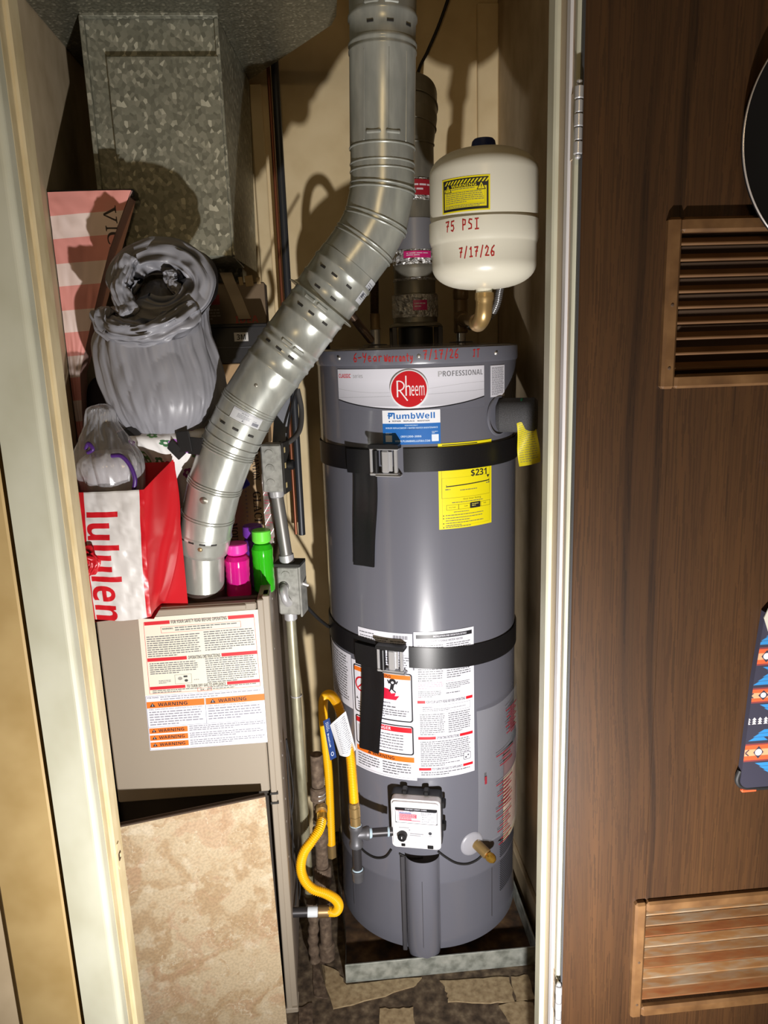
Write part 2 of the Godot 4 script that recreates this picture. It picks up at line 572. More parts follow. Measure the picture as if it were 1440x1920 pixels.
func make_materials() -> void:
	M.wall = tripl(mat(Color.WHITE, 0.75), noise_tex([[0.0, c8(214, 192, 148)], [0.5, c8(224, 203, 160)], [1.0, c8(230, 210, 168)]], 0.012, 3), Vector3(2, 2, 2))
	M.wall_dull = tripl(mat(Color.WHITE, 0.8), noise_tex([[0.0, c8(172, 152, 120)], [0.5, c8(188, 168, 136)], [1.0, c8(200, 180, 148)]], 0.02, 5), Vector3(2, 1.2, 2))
	M.paint = tripl(mat(Color.WHITE, 0.42), noise_tex([[0.0, c8(188, 186, 163)], [0.6, c8(199, 198, 177)], [1.0, c8(205, 204, 184)]], 0.01, 8), Vector3(3, 2, 3))
	M.paint_cream = tripl(mat(Color.WHITE, 0.45), noise_tex([[0.0, c8(196, 176, 132)], [0.6, c8(212, 195, 155)], [1.0, c8(222, 206, 166)]], 0.015, 9), Vector3(4, 2, 4))
	M.paint_beige = mat(c8(196, 178, 152), 0.45)
	M.tan_board = tripl(mat(Color.WHITE, 0.55), noise_tex([[0.0, c8(168, 140, 88)], [0.5, c8(180, 153, 102)], [1.0, c8(190, 164, 112)]], 0.012, 10), Vector3(2, 2, 2))
	M.gap = mat(c8(74, 54, 36), 0.8)
	M.heater = mat(c8(106, 107, 117), 0.26, 0.0, 0.5)
	M.heater.clearcoat_enabled = true
	M.heater.clearcoat = 0.6
	M.heater.clearcoat_roughness = 0.12
	M.heater_dark = mat(c8(70, 69, 73), 0.45)
	M.almond = mat(c8(220, 216, 198), 0.32)
	M.black_plastic = mat(c8(20, 20, 22), 0.45)
	M.black_rubber = mat(c8(26, 25, 25), 0.6)
	M.webbing = tripl(mat(Color.WHITE, 0.36, 0.0, 0.5), noise_tex([[0.0, c8(14, 14, 16)], [1.0, c8(30, 30, 33)]], 0.08, 4), Vector3(12, 12, 12))
	M.white_plastic = mat(c8(226, 224, 226), 0.35)
	M.zinc = mat(c8(196, 196, 198), 0.32, 0.45)
	M.chrome = mat(c8(205, 205, 206), 0.2, 0.85)
	M.brass = mat(c8(190, 160, 108), 0.36, 0.75)
	M.gold = mat(c8(226, 178, 76), 0.2, 0.85)
	M.bronze = mat(c8(150, 124, 88), 0.42, 0.6)
	M.copper = mat(c8(140, 84, 58), 0.4, 0.6)
	M.steel_flex = mat(c8(120, 100, 86), 0.35, 0.75)
	M.iron = mat(c8(62, 60, 62), 0.38, 0.45)
	M.malleable = mat(c8(96, 96, 100), 0.45, 0.45)
	M.rusty = tripl(mat(Color.WHITE, 0.85), noise_tex([[0.0, c8(58, 46, 36)], [0.5, c8(92, 76, 62)], [1.0, c8(128, 112, 94)]], 0.03, 13), Vector3(6, 6, 6))
	M.dope = mat(c8(170, 192, 206), 0.6)
	M.yellow_hose = mat(c8(246, 186, 16), 0.35)
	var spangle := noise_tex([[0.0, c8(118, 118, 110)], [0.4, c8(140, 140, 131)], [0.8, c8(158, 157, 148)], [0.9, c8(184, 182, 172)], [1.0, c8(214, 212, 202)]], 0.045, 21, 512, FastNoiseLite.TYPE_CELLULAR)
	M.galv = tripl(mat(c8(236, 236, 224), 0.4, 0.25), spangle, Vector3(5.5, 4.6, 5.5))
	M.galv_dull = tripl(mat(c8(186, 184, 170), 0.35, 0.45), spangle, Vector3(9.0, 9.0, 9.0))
	var pipe_tex := noise_tex([[0.0, c8(168, 170, 164)], [0.5, c8(186, 187, 180)], [1.0, c8(206, 207, 199)]], 0.02, 22)
	M.duct = tripl(mat(c8(246, 248, 246), 0.30, 0.48), pipe_tex, Vector3(8, 2.0, 8))
	M.duct_dull = tripl(mat(c8(176, 170, 160), 0.42, 0.5), pipe_tex, Vector3(8, 2.0, 8))
	M.slot = mat(c8(40, 38, 34), 0.7)
	M.foil = mat(c8(206, 204, 200), 0.3, 0.55)
	var crinkle := FastNoiseLite.new()
	crinkle.frequency = 0.03
	crinkle.fractal_octaves = 4
	var cn := NoiseTexture2D.new()
	cn.noise = crinkle
	cn.seamless = true
	cn.width = 256
	cn.height = 256
	M.foil.heightmap_enabled = true
	M.foil.heightmap_texture = cn
	M.foil.heightmap_scale = 1.2
	M.foil.uv1_triplanar = true
	M.foil.uv1_scale = Vector3(7, 7, 7)
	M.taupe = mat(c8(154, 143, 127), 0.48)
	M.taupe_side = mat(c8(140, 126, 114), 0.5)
	M.brown = mat(c8(62, 48, 42), 0.6)
	M.void = mat(c8(52, 45, 38), 0.8)
	M.screw = mat(c8(200, 198, 194), 0.3, 0.7)
	M.floor = tripl(mat(Color.WHITE, 0.9), noise_tex([[0.0, c8(48, 38, 28)], [0.45, c8(84, 70, 55)], [0.7, c8(104, 90, 72)], [1.0, c8(136, 120, 98)]], 0.018, 31, 512), Vector3(3, 3, 3))
	M.vinyl = tripl(mat(Color.WHITE, 0.6), noise_tex([[0.0, c8(128, 110, 82)], [0.4, c8(158, 138, 106)], [1.0, c8(184, 166, 132)]], 0.03, 32, 512), Vector3(3, 3, 3))
	M.pan = tripl(mat(Color.WHITE, 0.5, 0.35), noise_tex([[0.0, c8(120, 124, 116)], [0.5, c8(164, 168, 160)], [1.0, c8(190, 192, 184)]], 0.02, 33), Vector3(5, 5, 5))
	M.pan_rust = tripl(mat(Color.WHITE, 0.85), noise_tex([[0.0, c8(40, 30, 22)], [0.5, c8(78, 56, 36)], [1.0, c8(118, 92, 62)]], 0.015, 34), Vector3(4, 4, 4))
	M.pot = mat(c8(24, 20, 20), 0.35)
	M.red_ink = mat(c8(176, 34, 34), 0.5)
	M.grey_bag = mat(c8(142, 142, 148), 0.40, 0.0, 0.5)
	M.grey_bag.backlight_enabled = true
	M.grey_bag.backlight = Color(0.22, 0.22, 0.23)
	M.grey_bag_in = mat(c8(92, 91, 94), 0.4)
	M.clear_bag = mat(Color(0.86, 0.86, 0.88, 0.30), 0.2)
	M.clear_bag.transparency = BaseMaterial3D.TRANSPARENCY_ALPHA
	M.clear_bag.metallic_specular = 0.7
	M.pouch = mat(Color(0.86, 0.87, 0.90, 0.16), 0.28)
	M.pouch.transparency = BaseMaterial3D.TRANSPARENCY_ALPHA
	M.pouch.metallic_specular = 0.8
	M.card = mat(c8(176, 146, 108), 0.8)
	M.foam = tripl(mat(Color.WHITE, 0.9), noise_tex([[0.0, c8(46, 46, 48)], [1.0, c8(96, 96, 98)]], 0.12, 40), Vector3(12, 12, 12))

# ------------------------------------------------------------------ scene
func _ready() -> void:
	rng.seed = 7
	fnoise.seed = 5
	fnoise.frequency = 1.0
	fnoise.fractal_octaves = 2
	# camera
	var cam := Camera3D.new()
	cam.name = "camera"
	cam.fov = rad_to_deg(2.0 * atan(960.0 / 1400.0))
	cam.near = 0.05
	add_child(cam)
	cam.transform = Transform3D(Basis.from_euler(Vector3(-12.7 * DEG, -4.5 * DEG, -1.9 * DEG), EULER_ORDER_YXZ), Vector3(0, 1.65, 0))
	cam.current = true
	# surroundings: the dim room behind the photographer
	var we := WorldEnvironment.new()
	we.name = "surroundings"
	var env := Environment.new()
	env.background_mode = Environment.BG_COLOR
	env.background_color = Color(0.26, 0.225, 0.165)
	env.tonemap_mode = Environment.TONE_MAPPER_LINEAR
	env.tonemap_exposure = 1.0
	env.sdfgi_enabled = true
	env.ssao_enabled = true
	env.ssil_enabled = true
	we.environment = env
	add_child(we)
	# the hand lamp held low in front of the closet, pointed at the heater
	var torch := SpotLight3D.new()
	torch.name = "hand_lamp"
	add_child(torch)
	torch.look_at_from_position(Vector3(0.18, 0.56, -0.40), Vector3(0.35, 1.30, -2.0))
	torch.spot_angle = 76.0
	torch.spot_angle_attenuation = 1.0
	torch.spot_range = 12.0
	torch.spot_attenuation = 2.0
	torch.light_color = Color(1.0, 0.985, 0.975)
	torch.light_energy = 3.1
	torch.light_size = 0.018
	torch.shadow_enabled = true
	# warm ceiling light of the room, behind the photographer
	var room := OmniLight3D.new()
	room.name = "room_light"
	add_child(room)
	room.position = Vector3(-0.05, 2.35, 0.9)
	room.light_color = Color(1.0, 0.86, 0.64)
	room.light_energy = 0.42
	room.light_size = 0.15
	room.omni_range = 12.0
	room.omni_attenuation = 2.0
	room.shadow_enabled = true
	make_materials()
	build_shell()
	build_door()
	build_heater()
	build_heater_fittings()
	build_tank()
	build_furnace()
	build_vent()
	build_ducts()
	build_gas()
	build_electrics()
	build_storage()
	build_door_things()

func build_shell() -> void:
	var st := mb()
	box2(st, Vector3(-2.2, -0.06, -2.42), Vector3(2.2, 0.0, 1.2), 0)
	var fl := struct("floor", st, M.floor)
	var scraps := [
		[[-0.085, -1.735], [-0.03, -1.70], [-0.01, -1.655], [0.19, -1.655], [0.165, -1.63], [0.06, -1.605], [-0.047, -1.587]],
		[[0.236, -1.64], [0.33, -1.635], [0.42, -1.628], [0.415, -1.553], [0.33, -1.56], [0.246, -1.573], [0.25, -1.60]],
		[[0.071, -1.573], [0.12, -1.566], [0.156, -1.568], [0.154, -1.44], [0.062, -1.44]],
		[[0.372, -1.547], [0.43, -1.553], [0.46, -1.545], [0.45, -1.42], [0.385, -1.42], [0.39, -1.49]],
		[[0.425, -1.63], [0.47, -1.63], [0.47, -1.556], [0.42, -1.555]],
		[[-0.135, -1.60], [-0.10, -1.61], [-0.085, -1.40], [-0.13, -1.40]],
		[[-0.10, -1.80], [-0.075, -1.78], [-0.06, -1.62], [-0.095, -1.63]],
	]
	for k in scraps.size():
		var pp := PackedVector2Array()
		var pts: Array = scraps[k]
		for i in pts.size():       # ragged torn edges
			var a := Vector2(pts[i][0], -pts[i][1])
			var b := Vector2(pts[(i + 1) % pts.size()][0], -pts[(i + 1) % pts.size()][1])
			for t in 4:
				pp.append(a.lerp(b, t / 4.0) + (Vector2.ZERO if t == 0 else Vector2(rng.randf_range(-1, 1), rng.randf_range(-1, 1)) * 0.003))
		var s := mb()
		prism(s, pp, 0.0, 0.0035, Transform3D(Basis(Vector3.RIGHT, Vector3.FORWARD, Vector3.UP), Vector3(0, 0.0, 0)))
		obj("vinyl_scrap", s, M.vinyl if k != 5 and k != 6 else M.rusty, fl)
	st = mb(); box2(st, Vector3(-0.66, 0, -2.40), Vector3(0.66, 2.62, -2.30), 0)
	var wb := struct("wall_back", st, M.wall)
	st = mb(); box2(st, Vector3(0.485, 0.0, -2.30), Vector3(0.545, 2.56, -2.285), 0.003)
	obj("corner_batten", st, M.wall, wb)
	st = mb(); box2(st, Vector3(-0.155, 1.10, -2.30), Vector3(-0.12, 2.36, -2.285), 0.003)
	obj("wall_batten", st, M.wall, wb)
	st = mb(); box2(st, Vector3(-0.66, 0, -2.30), Vector3(-0.56, 2.62, -1.12), 0)
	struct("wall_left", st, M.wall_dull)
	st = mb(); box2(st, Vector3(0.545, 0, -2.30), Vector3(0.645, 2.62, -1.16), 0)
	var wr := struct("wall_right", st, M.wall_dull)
	st = mb(); box2(st, Vector3(0.5435, 1.21, -1.81), Vector3(0.545, 1.345, -1.772), 0)
	obj("yellow_sticker", st, mat(c8(214, 204, 40), 0.5), wr, "yellow sticker on the side wall")
	st = mb(); box2(st, Vector3(0.530, 0.0, -2.30), Vector3(0.545, 0.09, -1.30), 0.003)
	struct("baseboard_right", st, M.wall_dull)
	st = mb(); box2(st, Vector3(-0.66, 2.58, -2.40), Vector3(0.66, 2.68, -1.12), 0)
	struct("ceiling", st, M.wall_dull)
	# wall either side of the opening
	st = mb()
	box2(st, Vector3(0.40, 0, -1.25), Vector3(2.2, 2.62, -1.155), 0)
	box2(st, Vector3(-2.2, 0, -1.22), Vector3(-0.56, 2.62, -1.13), 0)
	box2(st, Vector3(-0.56, 0, -1.22), Vector3(-0.42, 2.62, -1.13), 0)
	struct("wall_front", st, M.gap)
	# left side of the frame: jamb, stop, casing, tan board
	st = mb(); box2(st, Vector3(-0.425, 0, -1.232), Vector3(-0.40, 2.62, -1.112), 0.002)
	var t1 := struct("trim_1", st, M.paint_cream, "cream painted door frame on the left side of the opening")
	st = mb(); box2(st, Vector3(-0.405, 0, -1.196), Vector3(-0.393, 2.62, -1.168), 0.003)
	obj("door_stop", st, M.paint_cream, t1)
	st = mb(); box2(st, Vector3(-0.405, 0, -1.160), Vector3(-0.397, 2.62, -1.136), 0.003)
	obj("jamb_bead", st, M.paint_cream, t1)
	st = mb(); box2(st, Vector3(-0.400, 0, -1.132), Vector3(-0.396, 2.62, -1.116), 0.002)
	obj("bead", st, M.paint_cream, t1)
	st = mb()
	var prof := PackedVector2Array([Vector2(-0.457, 1.128), Vector2(-0.457, 1.100)])
	for k in 7:
		var a := PI * 0.5 * k / 6.0
		prof.append(Vector2(-0.404 + 0.010 * sin(a), 1.1 - 0.0 + 0.010 - 0.010 * cos(a)))
	prof.append(Vector2(-0.394, 1.128))
	prism(st, prof, 0.0, 2.62, Transform3D(Basis(Vector3.RIGHT, Vector3.FORWARD, Vector3.UP), Vector3.ZERO))
	obj("casing", st, M.paint, t1, "off-white rounded casing board")
	var px := Transform3D(Basis(Vector3(0, 0, -1), Vector3.UP, Vector3(1, 0, 0)), Vector3(-0.393, 0.79, -1.182))
	st = mb(); prism(st, PackedVector2Array([Vector2(-0.012, -0.010), Vector2(-0.004, -0.024), Vector2(0.004, -0.024), Vector2(0.012, -0.010), Vector2(0.012, 0.012), Vector2(0.004, 0.026), Vector2(-0.004, 0.026), Vector2(-0.012, 0.012)]), -0.001, 0.0016, px)
	var plate := obj("strike_plate", st, M.paint_cream, t1, "painted-over strike plate")
	st = mb(); prism(st, round_rect(0.013, 0.015, 0.003), 0.0015, 0.0022, px)
	obj("latch_hole", st, M.gap, plate)
	st = mb(); box(st, px * Vector3(0.001, 0.002, 0.003), Vector3(0.002, 0.008, 0.006), 0.0008)
	obj("tongue", st, M.paint_cream, plate)
	st = mb(); box2(st, Vector3(-0.565, 0, -1.13), Vector3(-0.467, 2.62, -1.108), 0.003)
	struct("trim_2", st, M.tan_board, "flat tan board left of the white casing")
	# right side of the frame
	st = mb(); box2(st, Vector3(0.381, 0, -1.252), Vector3(0.402, 2.62, -1.125), 0.002)
	var t3 := struct("trim_3", st, M.paint_beige, "painted door frame on the hinge side of the opening")
	st = mb(); box2(st, Vector3(0.372, 0, -1.240), Vector3(0.383, 2.62, -1.204), 0.003)
	obj("door_stop", st, M.paint, t3)
	st = mb(); box2(st, Vector3(0.377, 0, -1.168), Vector3(0.383, 2.62, -1.148), 0.003)
	obj("jamb_bead", st, M.white_plastic, t3)
	st = mb(); box2(st, Vector3(0.379, 0, -1.136), Vector3(0.389, 2.62, -1.124), 0.002)
	obj("bead", st, M.paint, t3)

func louvre(door: Node3D, x0: float, x1: float, y0: float, y1: float, dusty: bool) -> void:
	# opening is x0..x1, y0..y1; frame around it
	var z := -1.115
	var fw := 0.021
	var f := mb()
	box2(f, Vector3(x0 - fw, y0 - fw, z - 0.004), Vector3(x0, y1 + fw, z + 0.012), 0.004)
	box2(f, Vector3(x1, y0 - fw, z - 0.004), Vector3(x1 + fw, y1 + fw, z + 0.012), 0.004)
	box2(f, Vector3(x0, y1, z - 0.004), Vector3(x1, y1 + fw, z + 0.0115), 0.004)
	box2(f, Vector3(x0, y0 - fw, z - 0.004), Vector3(x1, y0, z + 0.0115), 0.004)
	var fr := obj("louvre_frame", f, M.trim_wood, door)
	for p in [Vector3(x0 - fw * 0.5, (y0 + y1) * 0.5, z + 0.012), Vector3(x0 - fw * 0.5, y0 + 0.01, z + 0.012)]:
		var s := mb()
		lathe(s, [Vector2(0, 0.0012), Vector2(0.002, 0.0008), Vector2(0.0026, 0)], aim(p, Vector3(0, 0, 1)), 10)
		obj("screw", s, M.gap, fr)
	var n := int(round((y1 - y0) / 0.0222))
	for k in n:
		var y := y1 - (k + 0.5) * (y1 - y0) / n
		var s := mb()
		box(s, Vector3((x0 + x1) * 0.5, y, z - 0.008), Vector3(x1 - x0 + 0.004, 0.0050, 0.0165), 0.0012, Basis(Vector3.RIGHT, (32.0 + rng.randf_range(-2, 2)) * DEG))
		obj("slat", s, M.slats_dusty[(k * 2) % 3] if dusty else M.slat, door)

func build_door() -> void:
	var wt := wood_image(c8(58, 38, 22), c8(78, 52, 29), c8(33, 21, 13), 1024, 1024, 3)
	M.door_wood = mat(Color.WHITE, 0.42)
	tripl(M.door_wood, wt, Vector3(0.85, 0.38, 0.85))
	M.trim_wood = tripl(mat(Color.WHITE, 0.5), noise_tex([[0.0, c8(78, 52, 28)], [0.5, c8(100, 70, 40)], [1.0, c8(120, 88, 54)]], 0.02, 63), Vector3(3, 3, 3))
	M.slat = tripl(mat(Color.WHITE, 0.55), noise_tex([[0.0, c8(84, 56, 32)], [0.5, c8(104, 72, 42)], [1.0, c8(122, 90, 56)]], 0.02, 61), Vector3(1.5, 8, 8))
	M.slat_dusty = tripl(mat(Color.WHITE, 0.7), noise_tex([[0.0, c8(112, 72, 34)], [0.45, c8(132, 92, 50)], [0.7, c8(132, 112, 88)], [1.0, c8(142, 128, 108)]], 0.03, 62), Vector3(1.5, 10, 10))
	M.slats_dusty = []
	for c in [Color.WHITE, c8(214, 176, 132), c8(226, 222, 220)]:
		var v: StandardMaterial3D = M.slat_dusty.duplicate()
		v.albedo_color = c
		M.slats_dusty.append(v)
	var d := Node3D.new()
	d.name = "door_1"
	add_child(d)
	d.set_meta("kind", "structure")
	d.set_meta("label", "dark brown wood veneer door standing open, with two louvred vents")
	var x0 := 0.387
	var x1 := 1.12
	var z0 := -1.150
	var z1 := -1.115
	var lx0 := 0.535
	var lx1 := 0.97
	var A := [0.435, 0.640]
	var B := [1.590, 1.794]
	var st := mb()
	box2(st, Vector3(x0, 0.01, z0), Vector3(lx0, 2.60, z1), 0.0015)
	box2(st, Vector3(lx1, 0.01, z0), Vector3(x1, 2.60, z1), 0.0015)
	for r in [[0.01, A[0]], [A[1], B[0]], [B[1], 2.60]]:
		box2(st, Vector3(lx0 - 0.001, r[0], z0), Vector3(lx1 + 0.001, r[1], z1), 0)
	obj("panel", st, M.door_wood, d)
	louvre(d, lx0, lx1, A[0], A[1], true)
	louvre(d, lx0, lx1, B[0], B[1], false)
	st = mb(); box2(st, Vector3(0.384, 0.01, -1.152), Vector3(0.3872, 2.60, -1.1165), 0.0)
	obj("door_edge", st, mat(c8(60, 60, 62), 0.5), d)
	for yc in [1.945, 0.455]:
		var h := Node3D.new()
		h.name = "hinge"
		d.add_child(h, true)
		var px := 0.3775
		var pz := -1.108
		for k in 5:
			var s := mb()
			rod(s, Vector3(px, yc - 0.044 + k * 0.0178, pz), Vector3(px, yc - 0.044 + k * 0.0178 + 0.0168, pz), 0.0062 if k % 2 == 0 else 0.0056, 14, 0.0012)
			obj("knuckle", s, M.hinge if M.has("hinge") else M.zinc, h)
		var s2 := mb()
		rod(s2, Vector3(px, yc + 0.045, pz), Vector3(px, yc + 0.052, pz), 0.0042, 12, 0.002)
		rod(s2, Vector3(px, yc - 0.050, pz), Vector3(px, yc - 0.044, pz), 0.0042, 12, 0.002)
		obj("hinge_pin", s2, M.zinc, h)
		s2 = mb()
		box2(s2, Vector3(0.3795, yc - 0.044, -1.150), Vector3(0.3812, yc + 0.044, -1.112), 0.0004)
		obj("hinge_leaf", s2, M.paint_beige, h)

# ------------------------------------------------------------------ printed matter
const RED := Color(0.80, 0.10, 0.16)
const ORANGE := Color(0.93, 0.46, 0.12)
const INK := Color(0.13, 0.13, 0.15)
const PAPER := Color(0.90, 0.90, 0.94)

func warn_sign(k: Ink, x: float, y: float, s: float, c: Color, mark: Color) -> void:
	k.tri(Vector2(x, y + s), Vector2(x + s * 0.55, y), Vector2(x + s * 1.1, y + s), c)
	k.rect(x + s * 0.49, y + s * 0.35, s * 0.13, s * 0.35, mark)
	k.rect(x + s * 0.49, y + s * 0.78, s * 0.13, s * 0.12, mark)

func red_head(k: Ink, y: float, x0: float, x1: float, s: String, t0: float, t1: float, bar := 9.0) -> void:
	k.rect(x0, y, t0 - x0 - 8, bar, RED)
	k.rect(t1 + 8, y, x1 - t1 - 8, bar, RED)
	k.text(s, t0, y + 1, t1 - t0, bar - 1, INK)

func ink_band() -> Texture2D:
	var k := Ink.new(820, 200, PAPER.darkened(0.02))
	for y in 120:      # silver panel fading down
		k.rect(0, y + 60, 820, 1, PAPER.darkened(0.02 + 0.14 * y / 120.0))
	var swoop := PackedVector2Array()
	var base := PackedVector2Array()
	for i in 41:
		var x := 820.0 * i / 40.0
		var t := i / 40.0 * 2.0 - 1.0
		swoop.append(Vector2(x, 150 + 44 * (1.0 - t * t)))
	var below := swoop.duplicate()
	below.append(Vector2(820, 200)); below.append(Vector2(0, 200))
	k.poly(below, c8(106, 107, 117))
	for i in 40:
		k.line(swoop[i], swoop[i + 1], 5.0, c8(16, 16, 20))
	for i in 40:
		var x := 820.0 * i / 40.0
		k.line(Vector2(x, 96 + 18 * sin(i * 0.12)), Vector2(x + 20.5, 96 + 18 * sin((i + 1) * 0.12)), 1.6, PAPER.darkened(0.22))
		k.line(Vector2(x, 140 - 24 * i / 40.0), Vector2(x + 20.5, 140 - 24 * (i + 1) / 40.0), 1.6, PAPER.darkened(0.3))
	k.text("CLASSIC", 8, 22, 88, 20, RED)
	k.text("series", 112, 22, 60, 20, c8(150, 150, 154), false)
	k.text("P", 560, 18, 22, 26, c8(176, 176, 180))
	k.text("ROFESSIONAL", 584, 18, 226, 26, c8(128, 128, 134))
	return k.tex()

func ink_plumb() -> Texture2D:
	var k := Ink.new(430, 256, c8(236, 238, 244))
	var blue := c8(26, 104, 184)
	k.rect(0, 98, 430, 158, blue)
	k.text("PlumbWell", 46, 18, 344, 46, blue)
	k.rect(44, 16, 44, 12, blue)
	k.disc(Vector2(54, 82), 5, c8(30, 60, 110))
	k.rect(40, 34, 26, 8, blue)
	k.text("REPAIR", 76, 74, 64, 11, c8(60, 66, 84))
	k.text("REPLACE", 160, 74, 80, 11, c8(60, 66, 84))
	k.text("MAINTAIN", 262, 74, 88, 11, c8(60, 66, 84))
	var w := c8(226, 234, 246)
	k.text("HIGH EFFICIENCY", 168, 108, 96, 8, w)
	k.text("BOILER REPLACEMENT / WATER HEATER MAINTENANCE", 24, 126, 386, 11, w)
	k.line(Vector2(170, 142), Vector2(280, 140), 2, c8(40, 30, 60))
	k.text("(801)200-3886", 136, 188, 152, 17, w)
	k.text("WWW.PLUMBWELLUTAH.COM", 92, 222, 260, 16, w)
	k.fine(22, 166, 46, 16, 2, w)
	k.fine(366, 158, 46, 22, 2, w)
	k.rect(20, 186, 50, 50, w)
	k.rect(364, 184, 52, 52, w)
	return k.tex()

func ink_badge() -> Texture2D:
	var k := Ink.new(400, 460, c8(196, 24, 34))
	var w := c8(238, 236, 238)
	var cx := 200.0
	k.line(Vector2(70, 130), Vector2(70, 330), 16, w)
	for i in 20:
		var a0 := -PI * 0.62 + PI * 1.15 * i / 20.0
		var a1 := -PI * 0.62 + PI * 1.15 * (i + 1) / 20.0
		k.line(Vector2(84 + 62 * cos(a0), 186 + 60 * sin(a0)), Vector2(84 + 62 * cos(a1), 186 + 60 * sin(a1)), 15, w)
	k.line(Vector2(96, 246), Vector2(182, 378), 15, w)
	k.line(Vector2(168, 60), Vector2(168, 312), 14, w)
	k.text("h", 160, 128, 58, 186, w, false)
	k.text("eem", 226, 186, 146, 130, w, false)
	k.disc(Vector2(cx + 136, 372), 7, w)
	return k.tex()

func ink_energy() -> Texture2D:
	var k := Ink.new(400, 600, c8(238, 224, 20))
	k.frame(22, 240, 358, 340, 0.01, INK)
	k.rect(26, 8, 250, 6, INK)
	k.fine(40, 40, 250, 60, 3, c8(70, 66, 30))
	k.text("Estimated Yearly Energy Cost", 122, 168, 212, 14, INK)
	k.text("$231", 226, 194, 128, 52, INK)
	k.tri(Vector2(354, 246), Vector2(380, 246), Vector2(367, 268), INK)
	k.line(Vector2(50, 300), Vector2(378, 286), 7, INK)
	k.rect(50, 288, 3, 18, INK)
	k.rect(374, 274, 3, 26, INK)
	k.fine(44, 314, 34, 16, 1, INK, 1.0)
	k.fine(350, 296, 32, 16, 1, INK, 1.0)
	k.fine(146, 326, 136, 12, 1, INK, 1.0)
	k.frame(20, 164, 362, 218, 2, c8(130, 122, 30))
	k.text("First Hour Rating", 168, 390, 136, 15, c8(60, 56, 20), false)
	k.fine(88, 410, 250, 12, 1, INK, 1.0)
	for i in 4:
		k.frame(50 + i * 84, 430, 84, 36, 1.6, INK)
	k.rect(220, 426, 78, 42, INK)
	k.fine(232, 434, 54, 24, 2, c8(238, 224, 20))
	k.text("Low", 176, 442, 24, 9, INK, false)
	k.text("High", 326, 440, 24, 9, INK, false)
	k.text("Very Small", 66, 444, 46, 9, INK, false)
	k.fine(100, 478, 110, 11, 1, INK, 1.0)
	for y in [504, 524, 560, 588]:
		k.disc(Vector2(30, y), 4, INK)
		k.fine(44, y - 6, 320 if y != 588 else 210, 12, 1, INK, 0.9)
	k.fine(44, 536, 310, 12, 1, INK)
	k.fine(44, 570, 200, 12, 1, INK)
	return k.tex()

func ink_spec() -> Texture2D:
	var k := Ink.new(400, 330, PAPER)
	k.fine(12, 20, 120, 16, 1, INK, 1.0)
	for i in 26:
		k.rect(268 + i * 4, 16, 1.0 + (i * 7 % 5) * 0.5, 26, INK)
	k.fine(16, 44, 220, 70, 5, INK)
	k.fine(250, 52, 120, 60, 4, INK)
	k.rect(0, 150, 400, 2, INK)
	k.fine(16, 160, 360, 150, 9, INK)
	return k.tex()

func ink_warning() -> Texture2D:
	var k := Ink.new(600, 1080, PAPER)
	for fr in [[20, 36, 560, 470], [20, 540, 560, 290]]:
		k.rbox(fr[0], fr[1], fr[2], fr[3], 26, INK)
		k.rbox(fr[0] + 12, fr[1] + 12, fr[2] - 24, fr[3] - 24, 18, PAPER)
	k.rect(32, 56, 534, 42, ORANGE)
	k.text("WARNING", 250, 64, 150, 28, INK)
	k.disc(Vector2(110, 220), 74, RED)
	k.disc(Vector2(110, 220), 58, PAPER)
	k.line(Vector2(70, 260), Vector2(150, 180), 14, RED)
	var flame := PackedVector2Array([Vector2(170, 300), Vector2(230, 230), Vector2(232, 260), Vector2(270, 190), Vector2(272, 160), Vector2(310, 180), Vector2(330, 150), Vector2(334, 190), Vector2(380, 200), Vector2(400, 240), Vector2(440, 230), Vector2(430, 262), Vector2(470, 256), Vector2(440, 300)])
	k.poly(flame, c8(206, 26, 60))
	k.disc(Vector2(414, 126), 30, INK)
	k.disc(Vector2(414, 134), 12, PAPER)
	k.line(Vector2(414, 150), Vector2(404, 200), 30, INK)
	k.line(Vector2(384, 146), Vector2(372, 110), 12, INK)
	k.line(Vector2(444, 146), Vector2(458, 116), 12, INK)
	k.line(Vector2(408, 196), Vector2(440, 226), 12, INK)
	k.line(Vector2(398, 196), Vector2(384, 222), 12, INK)
	k.text("Flammable Vapors", 160, 322, 230, 22, INK)
	k.fine(160, 358, 350, 28, 1, INK, 0.8)
	k.fine(60, 392, 490, 90, 4, INK)
	warn_sign(k, 40, 350, 26, INK, PAPER)
	k.rect(32, 560, 534, 50, RED)
	k.text("DANGER", 236, 570, 150, 30, PAPER)
	k.rect(50, 630, 160, 170, c8(190, 190, 196))
	k.disc(Vector2(120, 670), 24, INK)
	k.line(Vector2(120, 690), Vector2(150, 770), 34, INK)
	k.line(Vector2(140, 700), Vector2(220, 790), 22, INK)
	for i in 6:
		k.disc(Vector2(248, 644 + i * 28), 3, INK)
		k.fine(262, 634 + i * 28, 270, 22, 1, INK, 0.9)
	k.rect(24, 850, 556, 52, ORANGE)
	k.text("WARNING", 200, 860, 210, 32, INK)
	warn_sign(k, 152, 858, 34, INK, ORANGE)
	k.fine(36, 918, 240, 130, 5, INK)
	k.fine(300, 918, 260, 130, 5, INK)
	k.rect(24, 1062, 556, 2, INK)
	return k.tex()

